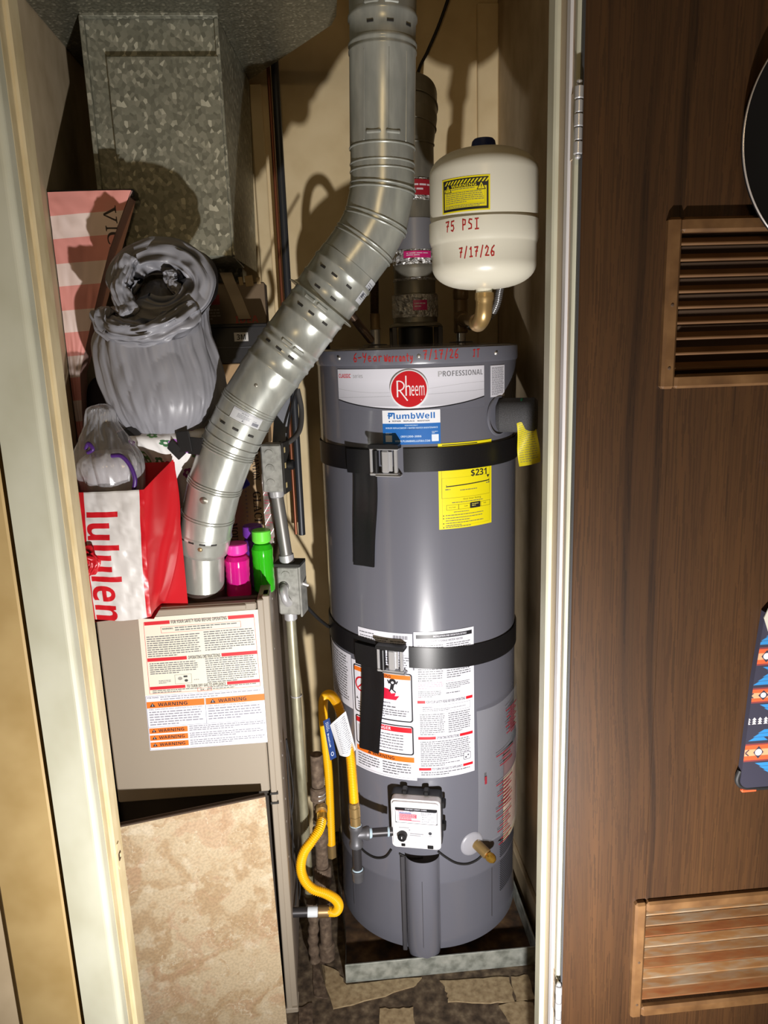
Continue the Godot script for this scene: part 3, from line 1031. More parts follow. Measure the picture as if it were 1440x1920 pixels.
func ink_instruct() -> Texture2D:
	var k := Ink.new(520, 1320, PAPER)
	k.rect(18, 24, 484, 34, INK)
	k.text("INSTALLATION AND OPERATION DETAILS", 160, 32, 290, 17, PAPER)
	k.text("AUTOMATIC STORAGE WATER HEATER", 96, 72, 320, 18, c8(60, 60, 66))
	k.fine(28, 112, 216, 90, 5, INK)
	k.fine(270, 104, 220, 90, 5, INK)
	k.fine(28, 240, 216, 200, 10, INK)
	k.fine(270, 240, 220, 180, 9, INK)
	k.fine(28, 440, 220, 66, 4, c8(226, 110, 130))
	k.fine(262, 436, 120, 12, 1, c8(226, 110, 130))
	k.fine(262, 456, 226, 60, 4, INK)
	k.fine(28, 520, 200, 60, 4, INK)
	k.fine(28, 574, 50, 12, 1, c8(226, 90, 110))
	k.fine(262, 540, 220, 20, 1, INK)
	red_head(k, 606, 18, 504, "FOR YOUR SAFETY READ BEFORE OPERATING", 92, 432, 26)
	k.frame(40, 652, 440, 62, 2, INK)
	k.text("WARNING:", 60, 660, 84, 14, INK)
	k.fine(60, 680, 400, 26, 2, INK)
	k.fine(36, 726, 216, 200, 11, INK)
	k.fine(278, 726, 210, 190, 10, INK)
	red_head(k, 936, 18, 504, "OPERATING INSTRUCTIONS", 176, 372, 26)
	k.fine(36, 976, 450, 200, 11, INK)
	k.rbox(412, 1120, 70, 70, 12, INK)
	k.rbox(416, 1124, 62, 62, 10, PAPER)
	k.disc(Vector2(436, 1168), 9, c8(90, 90, 96))
	k.disc(Vector2(458, 1150), 8, c8(90, 90, 96))
	k.fine(36, 1180, 360, 36, 2, INK)
	red_head(k, 1226, 18, 504, "TO TURN OFF GAS TO APPLIANCE", 132, 400, 24)
	k.fine(36, 1262, 440, 40, 2, INK)
	return k.tex()

func ink_plain(w: int, h: int, lines: int, bg := PAPER, c := INK) -> Texture2D:
	var k := Ink.new(w, h, bg)
	k.fine(w * 0.08, h * 0.05, w * 0.84, h * 0.9, lines, c)
	return k.tex()

func ink_furnace() -> Texture2D:
	var cream := c8(226, 222, 204)
	var k := Ink.new(700, 1010, cream)
	k.rect(0, 580, 700, 430, PAPER)
	k.frame(26, 34, 648, 536, 2, RED)
	red_head(k, 30, 30, 672, "FOR YOUR SAFETY READ BEFORE OPERATING", 186, 512, 26)
	k.frame(122, 74, 470, 46, 2, RED)
	k.text("WARNING:", 130, 84, 66, 12, INK)
	k.fine(204, 80, 376, 34, 2, INK)
	k.fine(36, 136, 312, 160, 10, INK)
	k.fine(368, 128, 300, 150, 9, INK)
	red_head(k, 300, 30, 672, "OPERATING INSTRUCTIONS", 262, 452, 26)
	k.fine(40, 336, 280, 92, 6, INK)
	k.fine(360, 328, 306, 190, 12, INK)
	k.frame(176, 436, 96, 70, 2, c8(120, 118, 112))
	k.disc(Vector2(206, 466), 13, c8(150, 148, 142))
	k.disc(Vector2(240, 484), 10, c8(60, 60, 60))
	k.rect(226, 446, 22, 14, c8(60, 60, 60))
	k.fine(84, 470, 70, 30, 3, INK)
	k.fine(284, 478, 50, 10, 1, INK)
	red_head(k, 516, 30, 672, "TO TURN OFF GAS TO APPLIANCE", 240, 468, 24)
	k.fine(44, 542, 290, 28, 2, INK)
	k.fine(360, 540, 290, 28, 2, INK)
	k.frame(300, 548, 80, 28, 2, RED)
	k.text("DX - 2", 318, 555, 44, 13, INK)
	k.frame(2, 586, 694, 420, 2, c8(110, 112, 130))
	k.text("FILTERS", 12, 594, 62, 12, c8(90, 92, 104))
	k.fine(84, 592, 600, 34, 2, c8(110, 110, 122))
	k.rect(4, 630, 330, 50, ORANGE)
	k.rect(342, 630, 352, 50, ORANGE)
	for x in [20, 366]:
		warn_sign(k, x, 640, 30, INK, PAPER)
		k.text("WARNING", x + 48, 642, 168, 27, INK)
	k.text("FIRE, EXPLOSION AND ASPHYXIATION HAZARD", 14, 686, 306, 12, c8(70, 70, 80), false)
	k.text("FIRE AND EXPLOSION HAZARD", 352, 686, 230, 12, c8(70, 70, 80), false)
	k.fine(14, 704, 306, 116, 6, c8(100, 100, 114))
	k.fine(352, 704, 326, 100, 5, c8(100, 100, 114))
	k.rect(338, 630, 2, 196, c8(90, 92, 110))
	k.rect(2, 826, 694, 2, c8(90, 92, 110))
	for i in 3:
		var y := 836.0 + i * 55
		k.rect(6, y, 220, 42, ORANGE)
		warn_sign(k, 18, y + 7, 26, INK, PAPER)
		k.text("WARNING", 58, y + 9, 148, 24, INK)
		k.fine(236, y - 2, 448, 46, 3, c8(90, 90, 104))
	return k.tex()

# ------------------------------------------------------------------ water heater
const HX := Vector3(0.25, 0.0, -1.95)
const HR := 0.254

func build_heater() -> void:
	var t := thing("water_heater", "tall grey gas water heater with printed labels, standing in a metal pan", "water heater", HX)
	var st := mb()
	lathe(st, [Vector2(0.05, 0.046), Vector2(HR - 0.004, 0.046)], Transform3D(), 8)
	st = mb()
	lathe(st, [Vector2(HR, 1.606), Vector2(HR, 0.262), Vector2(HR + 0.0014, 0.258), Vector2(HR + 0.0014, 0.250), Vector2(HR, 0.246), Vector2(HR, 0.098), Vector2(HR + 0.002, 0.092), Vector2(HR + 0.002, 0.052), Vector2(HR - 0.006, 0.045), Vector2(0, 0.045)], Transform3D(), 128)
	obj("jacket", st, M.heater, t)
	st = mb()
	lathe(st, [Vector2(0, 1.648), Vector2(0.15, 1.645), Vector2(HR - 0.014, 1.641), Vector2(HR - 0.002, 1.640), Vector2(HR + 0.003, 1.636), Vector2(HR + 0.003, 1.606), Vector2(HR + 0.001, 1.602), Vector2(HR - 0.003, 1.602)], Transform3D(), 128)
	obj("lid", st, M.heater, t)
	for th in [-52.0, -6.0, 39.0]:
		st = mb()
		lathe(st, [Vector2(0, 0.004), Vector2(0.003, 0.0032), Vector2(0.0045, 0.001), Vector2(0.0055, 0.0)], aim(on_cyl(HR + 0.003, th, 1.620), on_cyl(1, th, 0)), 12)
		obj("screw", st, M.screw, t)
	for th in [-100.0, 20.0, 140.0]:
		st = mb()
		rod(st, on_cyl(0.2, th, 0.0035), on_cyl(0.2, th, 0.05), 0.018)
		obj("foot", st, M.heater_dark, t)
	st = mb()
	for q in [["6-Year", -41.5, -24.0, 1.611, 0.019], ["Warranty", -23.5, -8.6, 1.610, 0.018], ["7/17/26", -3.9, 15.0, 1.613, 0.020], ["JT", 22.6, 27.4, 1.613, 0.018]]:
		st = mb()
		scrawl(st, q[0], HR + 0.0036, q[1], q[2], q[3], q[4], 0.0022)
		obj("marker_writing", st, M.red_ink, t, "red marker writing " + q[0])
	var rr := HR + 0.0012
	st = mb(); patch(st, rr, -54.3, 30.4, 1.594, 1.500, 40)
	obj("name_band", st, printed(ink_band(), 0.3), t, "silver band reading CLASSIC series PROFESSIONAL")
	# round badge
	var badge := mb()
	var bc := Vector2(-11.3, 1.548)
	lathe(badge, [Vector2(0, 0.0028), Vector2(0.0425, 0.0028), Vector2(0.0440, 0.0015), Vector2(0.0440, -0.004)], aim(on_cyl(HR + 0.0015, bc.x, bc.y), on_cyl(1, bc.x, 0)), 48)
	var bo := obj("badge_rim", badge, mat(c8(232, 232, 236), 0.3), t)
	st = mb()
	var bn := on_cyl(1, bc.x, 0)
	var bx := Vector3(bn.z, 0, -bn.x)
	var bo_c := on_cyl(HR + 0.0046, bc.x, bc.y)
	for k in 48:
		var a0 := TAU * k / 48
		var a1 := TAU * (k + 1) / 48
		for a in [[0, 0.0], [a1, 1.0], [a0, 1.0]]:
			var p: Vector2 = Vector2(cos(a[0]), sin(a[0])) * a[1]
			vx(st, bo_c + (bx * p.x + Vector3.UP * p.y) * 0.0405, bn, Vector2(0.5 + p.x * 0.5, 0.5 - p.y * 0.5))
	obj("badge_face", st, printed(ink_badge(), 0.3), bo, "round red badge with white lettering Rheem")
	st = mb(); patch(st, rr, -25.8, 4.4, 1.500, 1.4215, 14)
	obj("service_sticker", st, printed(ink_plumb(), 0.4), t, "white and blue plumber's sticker reading PlumbWell")
	st = mb(); patch(st, rr, 2.9, 35.7, 1.421, 1.217, 16)
	obj("energy_label", st, printed(ink_energy(), 0.5), t, "yellow energy label reading $231")
	st = mb(); patch(st, rr, 35.1, 47.8, 1.592, 1.519, 8)
	obj("small_label", st, printed(ink_plain(130, 300, 22), 0.4), t, "small white label of fine print")
	st = mb(); patch(st, rr, -46.7, -13.0, 0.957, 0.830, 16)
	obj("rating_label", st, printed(ink_spec(), 0.4), t, "white rating label with a barcode")
	st = mb(); patch(st, rr + 0.0003, -53.4, -12.2, 0.862, 0.558, 20)
	obj("warning_label", st, printed(ink_warning(), 0.4), t, "white warning label with a flame picture")
	st = mb(); patch(st, rr + 0.0003, -12.2, 22.4, 0.962, 0.566, 18)
	obj("instruction_label", st, printed(ink_instruct(), 0.4), t, "white lighting instructions with red headings")
	st = mb(); patch(st, rr, -96.0, -54.0, 0.87, 0.718, 18)
	obj("side_label", st, printed(ink_plain(420, 500, 18), 0.4), t, "white side label of fine print")
	st = mb(); patch(st, rr, 43.5, 66.0, 0.315, 0.150, 10)
	var gk := Ink.new(256, 512, c8(106, 107, 117))
	for yy in 46:
		for xx in 16:
			gk.disc(Vector2(10 + xx * 16 + (8 if yy % 2 else 0), 8 + yy * 11), 5.4, c8(14, 14, 16))
	obj("air_grille", st, printed(gk.tex(), 0.5), t, "perforated air intake")
	# pressed leg cover over the burner tube
	st = mb()
	var lc := on_cyl(HR - 0.004, -10.3, 0)
	var out := on_cyl(1, -10.3, 0)
	var side := Vector3(out.z, 0, -out.x)
	grid(st, 28, 20, func(u, v):
		var a := lerpf(-PI * 0.5, PI * 0.5, u)
		var y := lerpf(0.345, 0.040, v)
		var r := 0.045
		if v > 0.88:
			r *= sqrt(maxf(1.0 - pow((v - 0.88) / 0.16, 2.0) * 0.35, 0.0))
		return lc + side * sin(a) * r + out * (cos(a) * r * 0.86 + 0.004) + Vector3(0, y, 0))
	poly(st, [lc + side * -0.037 + Vector3(0, 0.040, 0), lc + side * 0.037 + Vector3(0, 0.040, 0), lc + side * 0.025 + out * 0.032 + Vector3(0, 0.040, 0), lc + side * -0.025 + out * 0.032 + Vector3(0, 0.040, 0)], Vector3.DOWN)
	var leg := obj("burner_cover", st, M.heater, t)
	st = mb()
	box(st, lc + out * 0.0432 + Vector3(0, 0.19, 0), Vector3(0.0012, 0.20, 0.002), 0.0, Basis(side, Vector3.UP, out))
	obj("crease", st, M.heater_dark, leg)
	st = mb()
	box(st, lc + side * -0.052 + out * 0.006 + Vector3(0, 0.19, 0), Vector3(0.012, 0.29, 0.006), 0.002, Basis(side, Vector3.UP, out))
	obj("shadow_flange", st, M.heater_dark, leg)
	# thin igniter leads
	for w in [[[-29.0, 0.345], [-33.0, 0.318], [-40.0, 0.303], [-48.0, 0.303], [-55.0, 0.312]], [[-1.0, 0.352], [4.0, 0.330], [10.0, 0.309], [17.0, 0.298], [24.0, 0.300], [29.0, 0.312]], [[-24.0, 0.338], [-17.0, 0.330], [-10.0, 0.335]]]:
		st = mb()
		var pts := []
		for p in w:
			pts.append(on_cyl(HR + 0.003, p[0], p[1]))
		cable(st, pts, 0.0028)
		obj("igniter_lead", st, M.black_rubber, t)
	# vertical skirt joints
	for th in [-63.0, 36.0]:
		st = mb()
		box(st, on_cyl(HR + 0.0006, th, 0.17), Vector3(0.002, 0.16, 0.0012), 0.0, Basis(Vector3.UP, th * DEG))
		obj("skirt_joint", st, M.heater_dark, t)
	# drain valve
	var dn := on_cyl(1, 22.0, 0)
	st = mb()
	lathe(st, [Vector2(0, 0.006), Vector2(0.028, 0.005), Vector2(0.033, 0.002), Vector2(0.034, 0.0)], aim(on_cyl(HR - 0.001, 20.5, 0.352), on_cyl(1, 20.5, 0)), 32)
	var dv := obj("drain_valve", st, mat(c8(160, 160, 168), 0.35), t, "brass drain valve in a round white plate")
	var da := on_cyl(HR, 23.0, 0.350)
	var db := da + dn * 0.035 + Vector3(0.012, -0.013, 0)
	st = mb(); rod(st, da, db, 0.0140, 20, 0.002)
	obj("valve_body", st, M.brass, dv)
	st = mb()
	var xf := aim(db, db - da)
	lathe(st, [Vector2(0, 0.026), Vector2(0.006, 0.025), Vector2(0.012, 0.018), Vector2(0.0135, 0.010), Vector2(0.012, 0.003), Vector2(0.009, 0.0)], xf, 8, 20)
	obj("valve_knob", st, M.gold, dv)
	build_control(t)

func build_control(t: Node3D) -> void:
	# white gas control with a black bracket behind it
	var n := on_cyl(1, -14.5, 0)
	var up := (Vector3.UP + n * 0.03).normalized()
	var xa := up.cross(n).normalized()
	var B := Basis(xa, up, xa.cross(up))
	var c := Vector3(0.183, 0.468, -1.645) - HX
	var X := Transform3D(B, c)
	var g := Node3D.new()
	g.name = "gas_control"
	t.add_child(g, true)
	g.set_meta("label", "white gas control unit with a black dial")
	var st := mb()
	for L in [[0.124, 0.140, -0.026, -0.006, 0.010], [0.116, 0.132, -0.006, 0.0, 0.008]]:
		prism(st, round_rect(L[0], L[1], L[4]), L[2], L[3], X)
	obj("housing", st, M.white_plastic, g)
	st = mb()
	prism(st, round_rect(0.128, 0.144, 0.010), -0.052, -0.026, X)
	for p in [Vector2(0.066, 0.045), Vector2(0.066, -0.02), Vector2(-0.03, 0.072), Vector2(0.025, 0.072)]:
		box(st, X * Vector3(p.x, p.y, -0.036), Vector3(0.014, 0.020, 0.022), 0.003, B)
	obj("bracket", st, M.black_plastic, g)
	var k := Ink.new(420, 170, c8(24, 24, 28))
	k.rbox(4, 4, 412, 162, 18, PAPER)
	k.rbox(4, 4, 412, 30, 14, c8(24, 24, 28))
	k.text("STATUS LIGHT CODE", 100, 7, 216, 15, PAPER)
	k.text("WHAT", 142, 32, 48, 10, INK)
	k.frame(14, 28, 66, 16, 1.5, RED)
	k.rect(42, 48, 120, 20, c8(86, 100, 160))
	k.rect(42, 68, 172, 44, c8(204, 88, 104))
	k.rect(42, 112, 120, 24, c8(204, 88, 104))
	k.fine(46, 48, 160, 96, 8, PAPER)
	for i in 10:
		k.rect(10, 44 + i * 11, 240, 1, c8(120, 60, 70))
	for x in [28, 36, 250]:
		k.rect(x, 28, 1.5, 132, INK)
	k.rect(42, 136, 206, 6, c8(204, 88, 104))
	k.fine(258, 30, 146, 44, 4, INK)
	for y in [86, 112]:
		k.rect(272, y, 8, 8, INK)
		k.fine(286, y, 100, 10, 1, INK, 1.0)
	k.fine(262, 132, 136, 20, 2, INK)
	st = mb()
	var lc := X * Vector3(0.002, 0.028, 0.0006)
	card(st, lc + B * Vector3(-0.053, 0.022, 0), lc + B * Vector3(0.053, 0.022, 0), lc + B * Vector3(0.053, -0.022, 0), lc + B * Vector3(-0.053, -0.022, 0))
	obj("code_label", st, printed(k.tex(), 0.4), g, "status light code chart")
	st = mb()
	lathe(st, [Vector2(0, 0.016), Vector2(0.0095, 0.015), Vector2(0.0115, 0.012), Vector2(0.0125, 0.0)], aim(X * Vector3(-0.034, -0.029, 0), B.z), 28)
	var dial := obj("dial", st, M.black_plastic, g)
	st = mb()
	box(st, X * Vector3(-0.034, -0.026, 0.0165), Vector3(0.002, 0.006, 0.001), 0, B)
	obj("dial_mark", st, M.white_plastic, dial)
	var pm := mat(c8(150, 150, 158), 0.5)
	for q in [[-0.03, -0.008, 0.026, 0.0016], [-0.05, -0.026, 0.006, 0.001], [-0.016, -0.014, 0.004, 0.003], [-0.034, -0.049, 0.008, 0.002], [0.002, -0.024, 0.034, 0.002], [-0.002, -0.029, 0.028, 0.0016], [0.036, -0.028, 0.008, 0.001]]:
		st = mb()
		box(st, X * Vector3(q[0], q[1], 0.0004), Vector3(q[2], q[3], 0.0006), 0, B)
		obj("dial_print", st, pm, g)
	st = mb()
	lathe(st, [Vector2(0, 0.001), Vector2(0.004, 0.001), Vector2(0.0045, 0.0)], aim(X * Vector3(0.036, -0.020, 0), B.z), 18)
	obj("status_light", st, mat(c8(70, 72, 78), 0.3), g)
	st = mb()
	box(st, X * Vector3(-0.033, -0.0585, 0.0), Vector3(0.010, 0.008, 0.004), 0.001, B)
	obj("port", st, M.black_plastic, g)
	st = mb()
	box(st, X * Vector3(0.036, -0.0595, 0.0), Vector3(0.015, 0.010, 0.004), 0.001, B)
	obj("port", st, M.black_plastic, g)
	st = mb()
	prism(st, round_rect(0.036, 0.016, 0.002), 0.0, 0.0015, Transform3D(B, X * Vector3(-0.005, -0.0565, 0)))
	obj("cover_tab", st, M.white_plastic, g)

func strap(y: float, slope: float, tail_bottom: float, drift: float, label: String) -> void:
	var t := thing("seismic_strap", label, "strap", HX, "black straps round the water heater")
	var st := mb()
	hoop(st, HR + 0.0015, HR + 0.0045, -15.0, 330.0, func(u): return y + slope * sin((lerpf(-15.0, 330.0, u)) * DEG), 0.0275, 120)
	obj("webbing", st, M.webbing, t)
	st = mb()        # folded loop left of the buckle
	hoop(st, HR + 0.005, HR + 0.0115, -47.5, -30.0, func(_u): return y - 0.004, 0.029, 10)
	obj("folded_loop", st, M.webbing, t)
	st = mb()
	hoop(st, HR + 0.0115, HR + 0.0145, -47.0, -31.5, func(_u): return y - 0.002, 0.027, 10)
	obj("strap_overlap", st, M.webbing, t)
	# hanging tail
	st = mb()
	var n := 14
	for side_k in 2:
		pass
	grid(st, 6, n, func(u, v): return on_cyl(HR + 0.0085 + 0.004 * sin(v * 5.0) + 0.0015 * cos(u * PI * 2.0), lerpf(-43.5, -29.5, u) + drift * v * v + sin(v * 6.0) * 0.7, lerpf(y - 0.02, tail_bottom + 0.002 * u, v)))
	grid(st, 6, n, func(u, v): return on_cyl(HR + 0.0055 + 0.004 * sin(v * 5.0) + 0.0015 * cos(u * PI * 2.0), lerpf(-43.5, -29.5, u) + drift * v * v + sin(v * 6.0) * 0.7, lerpf(y - 0.02, tail_bottom + 0.002 * u, v)), true)
	obj("tail", st, M.webbing, t)
	# buckle
	var b := Node3D.new()
	b.name = "buckle"
	t.add_child(b, true)
	b.set_meta("label", "silver cam buckle")
	var n2 := on_cyl(1, -24.5, 0)
	var xa := Vector3(n2.z, 0, -n2.x)
	var X := Transform3D(Basis(xa, Vector3.UP, n2), on_cyl(HR + 0.012, -24.5, y - 0.001))
	st = mb()
	for q in [[0.0, 0.030, 0.070, 0.006, 0.016], [0.0, -0.030, 0.070, 0.006, 0.016], [-0.032, 0.0, 0.007, 0.062, 0.010], [0.028, 0.0, 0.008, 0.062, 0.010], [0.010, -0.033, 0.060, 0.003, 0.024]]:
		box(st, X * Vector3(q[0], q[1], 0.0), Vector3(q[2], q[3], q[4]), 0.0015, X.basis)
	obj("frame", st, M.zinc, b)
	st = mb()
	prism(st, round_rect(0.074, 0.010, 0.003), -0.002, 0.020, Transform3D(X.basis, X * Vector3(0.004, 0.036, 0)))
	obj("cam_lever", st, M.black_plastic, b)
	st = mb()
	rod(st, X * Vector3(-0.019, -0.027, 0.006), X * Vector3(-0.019, 0.027, 0.006), 0.007, 14)
	obj("strap_roll", st, M.webbing, b)
	st = mb()
	box(st, X * Vector3(0.004, 0, 0.006), Vector3(0.018, 0.052, 0.008), 0.003, X.basis)
	box(st, X * Vector3(0.015, 0.0, 0.002), Vector3(0.010, 0.046, 0.004), 0.001, X.basis)
	obj("cam_plate", st, M.zinc, b)

func build_heater_fittings() -> void:
	strap(1.385, 0.0, 1.120, -3.5, "black strap round the upper heater, its tail hanging left of the yellow label")
	strap(0.893, -0.016, 0.618, -5.0, "black strap round the lower heater, its tail hanging over the warning label")
	# drain pan
	var t := thing("drain_pan", "shallow galvanized drain pan with a rusty bottom under the water heater", "drain pan")
	var st := mb()
	box2(st, Vector3(-0.010, 0.0, -2.24), Vector3(0.505, 0.004, -1.664), 0)
	obj("bottom", st, M.pan_rust, t, "rusty pan bottom")
	st = mb(); box2(st, Vector3(-0.012, 0.0, -1.668), Vector3(0.507, 0.056, -1.663), 0.001)
	obj("front_rim", st, M.pan, t)
	st = mb()
	grid(st, 1, 16, func(u, v): return Vector3(-0.012 + 0.006 * sin(v * 7.0) - 0.008 * v + 0.002 * u, lerpf(0.0, 0.058, u), lerpf(-1.665, -2.24, v)))
	obj("side_rim", st, M.pan, t)
	st = mb(); box2(st, Vector3(0.503, 0.0, -2.24), Vector3(0.508, 0.056, -1.664), 0.001)
	obj("side_rim", st, M.pan, t)
	st = mb(); box2(st, Vector3(-0.012, 0.0, -2.245), Vector3(0.507, 0.056, -2.24), 0.001)
	obj("back_rim", st, M.pan, t)
	# foam sleeve on the relief pipe
	t = thing("foam_sleeve", "dark grey foam sleeve on the pipe leaving the right side of the heater", "pipe insulation")
	st = mb()
	var fa := HX + on_cyl(HR - 0.012, 44.0, 1.473)
	var fd := Vector3(0.97, 0, 0.26).normalized()
	var fb := fa + fd * 0.098
	rod(st, fa, fb, 0.041, 36, 0.008)
	obj("sleeve", st, M.foam, t)
	st = mb()
	lathe(st, [Vector2(0.043, 0.004), Vector2(0.047, 0.003), Vector2(0.048, 0.0)], aim(HX + on_cyl(HR, 42.5, 1.473), on_cyl(1, 42.5, 0)), 36)
	obj("flange", st, M.heater, t)
	# yellow tag on the sleeve
	t = thing("hanging_tag", "crumpled yellow tag with green tie hanging from the foam sleeve", "tag")
	st = mb()
	var tf := func(u: float, v: float) -> Vector3:
		return Vector3(lerpf(0.460, 0.506, u) + 0.012 * (v - 0.5), lerpf(1.478, 1.352, v) + 0.012 * u, -1.735 + 0.010 * sin(v * 6.0 + u * 3.0) + 0.01 * u)
	grid(st, 8, 12, tf)
	grid(st, 8, 12, func(u, v): return tf.call(u, v) + Vector3(0, 0, -0.001), true)
	obj("paper", st, printed(ink_plain(120, 320, 22, c8(226, 212, 36), c8(150, 136, 30)), 0.5), t)
	st = mb()
	cable(st, [Vector3(0.464, 1.482, -1.734), Vector3(0.468, 1.500, -1.738), Vector3(0.474, 1.510, -1.75), Vector3(0.470, 1.495, -1.745), Vector3(0.466, 1.47, -1.731)], 0.004)
	obj("tie", st, mat(c8(30, 130, 96), 0.5), t)
	# document pouch
	t = thing("document_pouch", "clear plastic pouch of papers taped to the lower right of the heater", "document pouch", HX)
	st = mb()
	patch(st, HR + 0.006, 46.0, 88.0, 0.575, 0.305, 14)
	var pk := Ink.new(420, 560, c8(206, 190, 160))
	pk.rect(0, 0, 420, 150, c8(96, 50, 48))
	pk.rect(14, 16, 392, 118, c8(120, 66, 62))
	pk.fine(24, 170, 200, 350, 26, c8(176, 60, 60))
	pk.rect(240, 300, 60, 160, c8(170, 90, 84))
	pk.fine(250, 180, 150, 100, 6, c8(120, 70, 60))
	obj("papers", st, printed(pk.tex(), 0.6), t, "cream papers printed in red")
	st = mb()
	grid(st, 24, 24, func(u, v): return on_cyl(HR + 0.009 + 0.005 * sin(u * 9.0 + v * 3.0) * (1.0 - u) + 0.004 * sin(v * 11.0 + u * 5.0) * u, lerpf(23.0, 88.0, u), lerpf(0.735, 0.335, v)))
	obj("film", st, M.pouch, t, "clear creased film")
	st = mb()
	for q in [[0.70, 0.050, 46.0, 62.0, 12], [0.585, 0.030, 37.0, 56.0, 3], [0.500, 0.055, 37.0, 55.0, 8], [0.400, 0.060, 37.0, 54.0, 7]]:
		for i in q[4]:
			var y: float = q[0] - q[1] * 1.6 * i / q[4]
			hoop(st, HR + 0.0122, HR + 0.0126, q[2] + (i * 5 % 7) * 1.1, q[3] - (i * 3 % 5) * 1.2, func(_u): return y, 0.0016, 6)
	hoop(st, HR + 0.0144, HR + 0.0149, 27.5, 29.0, func(_u): return 0.535, 0.011, 2)
	obj("film_print", st, mat(c8(150, 44, 56), 0.5), t, "red warning print on the film")
	# top of the heater: draft hood and flue
	t = thing("heater_flue", "metal flue pipe with foil tape rising from the middle of the heater top", "flue pipe")
	var fc := Vector3(0.250, 0, -1.95)
	for q in [[-0.058, 0.035], [0.058, 0.035], [-0.058, -0.035], [0.058, -0.035]]:
		st = mb()
		box(st, fc + Vector3(q[0], 1.667, q[1]), Vector3(0.012, 0.044, 0.004), 0.001)
		obj("hood_leg", st, M.iron, t)
	st = mb()
	lathe(st, [Vector2(0, 1.704), Vector2(0.05, 1.703), Vector2(0.066, 1.694), Vector2(0.068, 1.690), Vector2(0.0, 1.690)], Transform3D(Basis(), fc), 36)
	obj("draft_hood", st, M.duct_dull, t)
	st = mb()
	rod(st, fc + Vector3(0, 1.645, 0), fc + Vector3(0, 1.688, 0), 0.044, 30)
	obj("hood_throat", st, M.black_plastic, t)
	st = mb()
	lathe(st, [Vector2(0.052, 2.06), Vector2(0.052, 1.84), Vector2(0.0535, 1.836), Vector2(0.0535, 1.828), Vector2(0.052, 1.824), Vector2(0.052, 1.77), Vector2(0.056, 1.768), Vector2(0.056, 1.700)], Transform3D(Basis(), fc), 40)
	obj("pipe", st, M.duct_dull, t)
	st = mb()
	pipe_run(st, [fc + Vector3(0.0, 2.04, 0), fc + Vector3(0.0, 2.12, 0), fc + Vector3(0.012, 2.18, -0.015), fc + Vector3(0.020, 2.24, -0.06), fc + Vector3(0.020, 2.27, -0.14), fc + Vector3(0.02, 2.28, -0.34)], [0.0535, 0.0535, 0.0535, 0.0535, 0.0535, 0.0535])
	for q in [[Vector3(0, 2.115, 0), Vector3(0, 1, 0)], [Vector3(0.008, 2.16, -0.01), Vector3(0.2, 1, -0.2)], [Vector3(0.016, 2.21, -0.035), Vector3(0.2, 1, -0.6)]]:
		bead(st, fc + q[0], q[1], 0.0535, 0.0025)
	obj("elbow", st, M.duct_dull, t)
	for q in [[1.712, 1.766, 0.058], [1.838, 1.872, 0.0538], [1.985, 2.034, 0.0538], [1.80, 1.806, 0.054]]:
		st = mb()
		grid(st, 60, 6, func(u, v): return fc + on_cyl(q[2] + 0.0016 * fnoise.get_noise_2d(cos(u * TAU) * 14.0, sin(u * TAU) * 14.0 + v * 5.0 + q[0] * 40.0), u * 360.0 - 180.0, lerpf(q[1], q[0], v)))
		obj("foil_tape", st, M.foil, t)
	st = mb()
	patch(st, 0.0532, -80, 60, 1.945, 1.872, 16)
	var o := obj("bare_sleeve", st, mat(c8(146, 146, 152), 0.4, 0.5), t)
	o.position = fc
	for q in [[1.728, 1.752, -12.0, 22.0, "pink"], [1.852, 1.868, -34.0, 40.0, "pink"], [1.995, 2.030, -30.0, 60.0, "red"]]:
		st = mb()
		patch(st, (0.0605 if q[0] < 1.8 else 0.0562), q[2], q[3], q[1], q[0], 8)
		var k := Ink.new(200, 90, c8(196, 40, 110) if q[4] == "pink" else c8(150, 34, 44))
		k.fine(20, 20, 160, 50, 2, c8(210, 190, 196))
		o = obj("tape_print", st, printed(k.tex(), 0.3), t, q[4] + " print on foil tape")
		o.position = fc
	# water connectors
	t = thing("water_connector", "corrugated flexible water connector on the left of the heater top", "pipe", Vector3.ZERO, "water connectors on the heater top")
	var a := Vector3(0.146, 1.640, -1.95)
	st = mb(); lathe(st, [Vector2(0, 0.004), Vector2(0.028, 0.003), Vector2(0.032, 0.0)], aim(a + Vector3(0, 0.006, 0), Vector3.UP), 24)
	obj("nipple_ring", st, M.heater_dark, t)
	st = mb(); rod(st, a, a + Vector3(0, 0.046, 0), 0.0125, 20)
	obj("nipple", st, M.zinc, t)
	st = mb(); lathe(st, [Vector2(0.010, 0.04), Vector2(0.013, 0.038), Vector2(0.013, 0.004), Vector2(0.016, 0.0), Vector2(0.0, 0.0)], aim(a + Vector3(0, 0.046, 0), Vector3.UP), 20)
	obj("union_nut", st, M.bronze, t)
	st = mb(); hose(st, [a + Vector3(0, 0.08, 0), a + Vector3(0.002, 0.15, 0), a + Vector3(0.002, 0.24, 0.0), a + Vector3(0.004, 0.45, -0.02), a + Vector3(0.006, 0.80, -0.06)], 0.0115, 0.005)
	obj("flexible_pipe", st, M.steel_flex, t)
	t = thing("water_connector", "corrugated grey hose curving behind the big vent to the heater top", "pipe", Vector3.ZERO, "water connectors on the heater top")
	st = mb(); hose(st, [Vector3(0.132, 1.660, -1.92), Vector3(0.105, 1.690, -1.86), Vector3(0.072, 1.728, -1.83), Vector3(0.035, 1.735, -1.87), Vector3(0.015, 1.70, -1.98), Vector3(0.03, 1.60, -2.14), Vector3(0.06, 1.40, -2.23)], 0.0095, 0.005)
	obj("flexible_pipe", st, M.steel_flex, t)
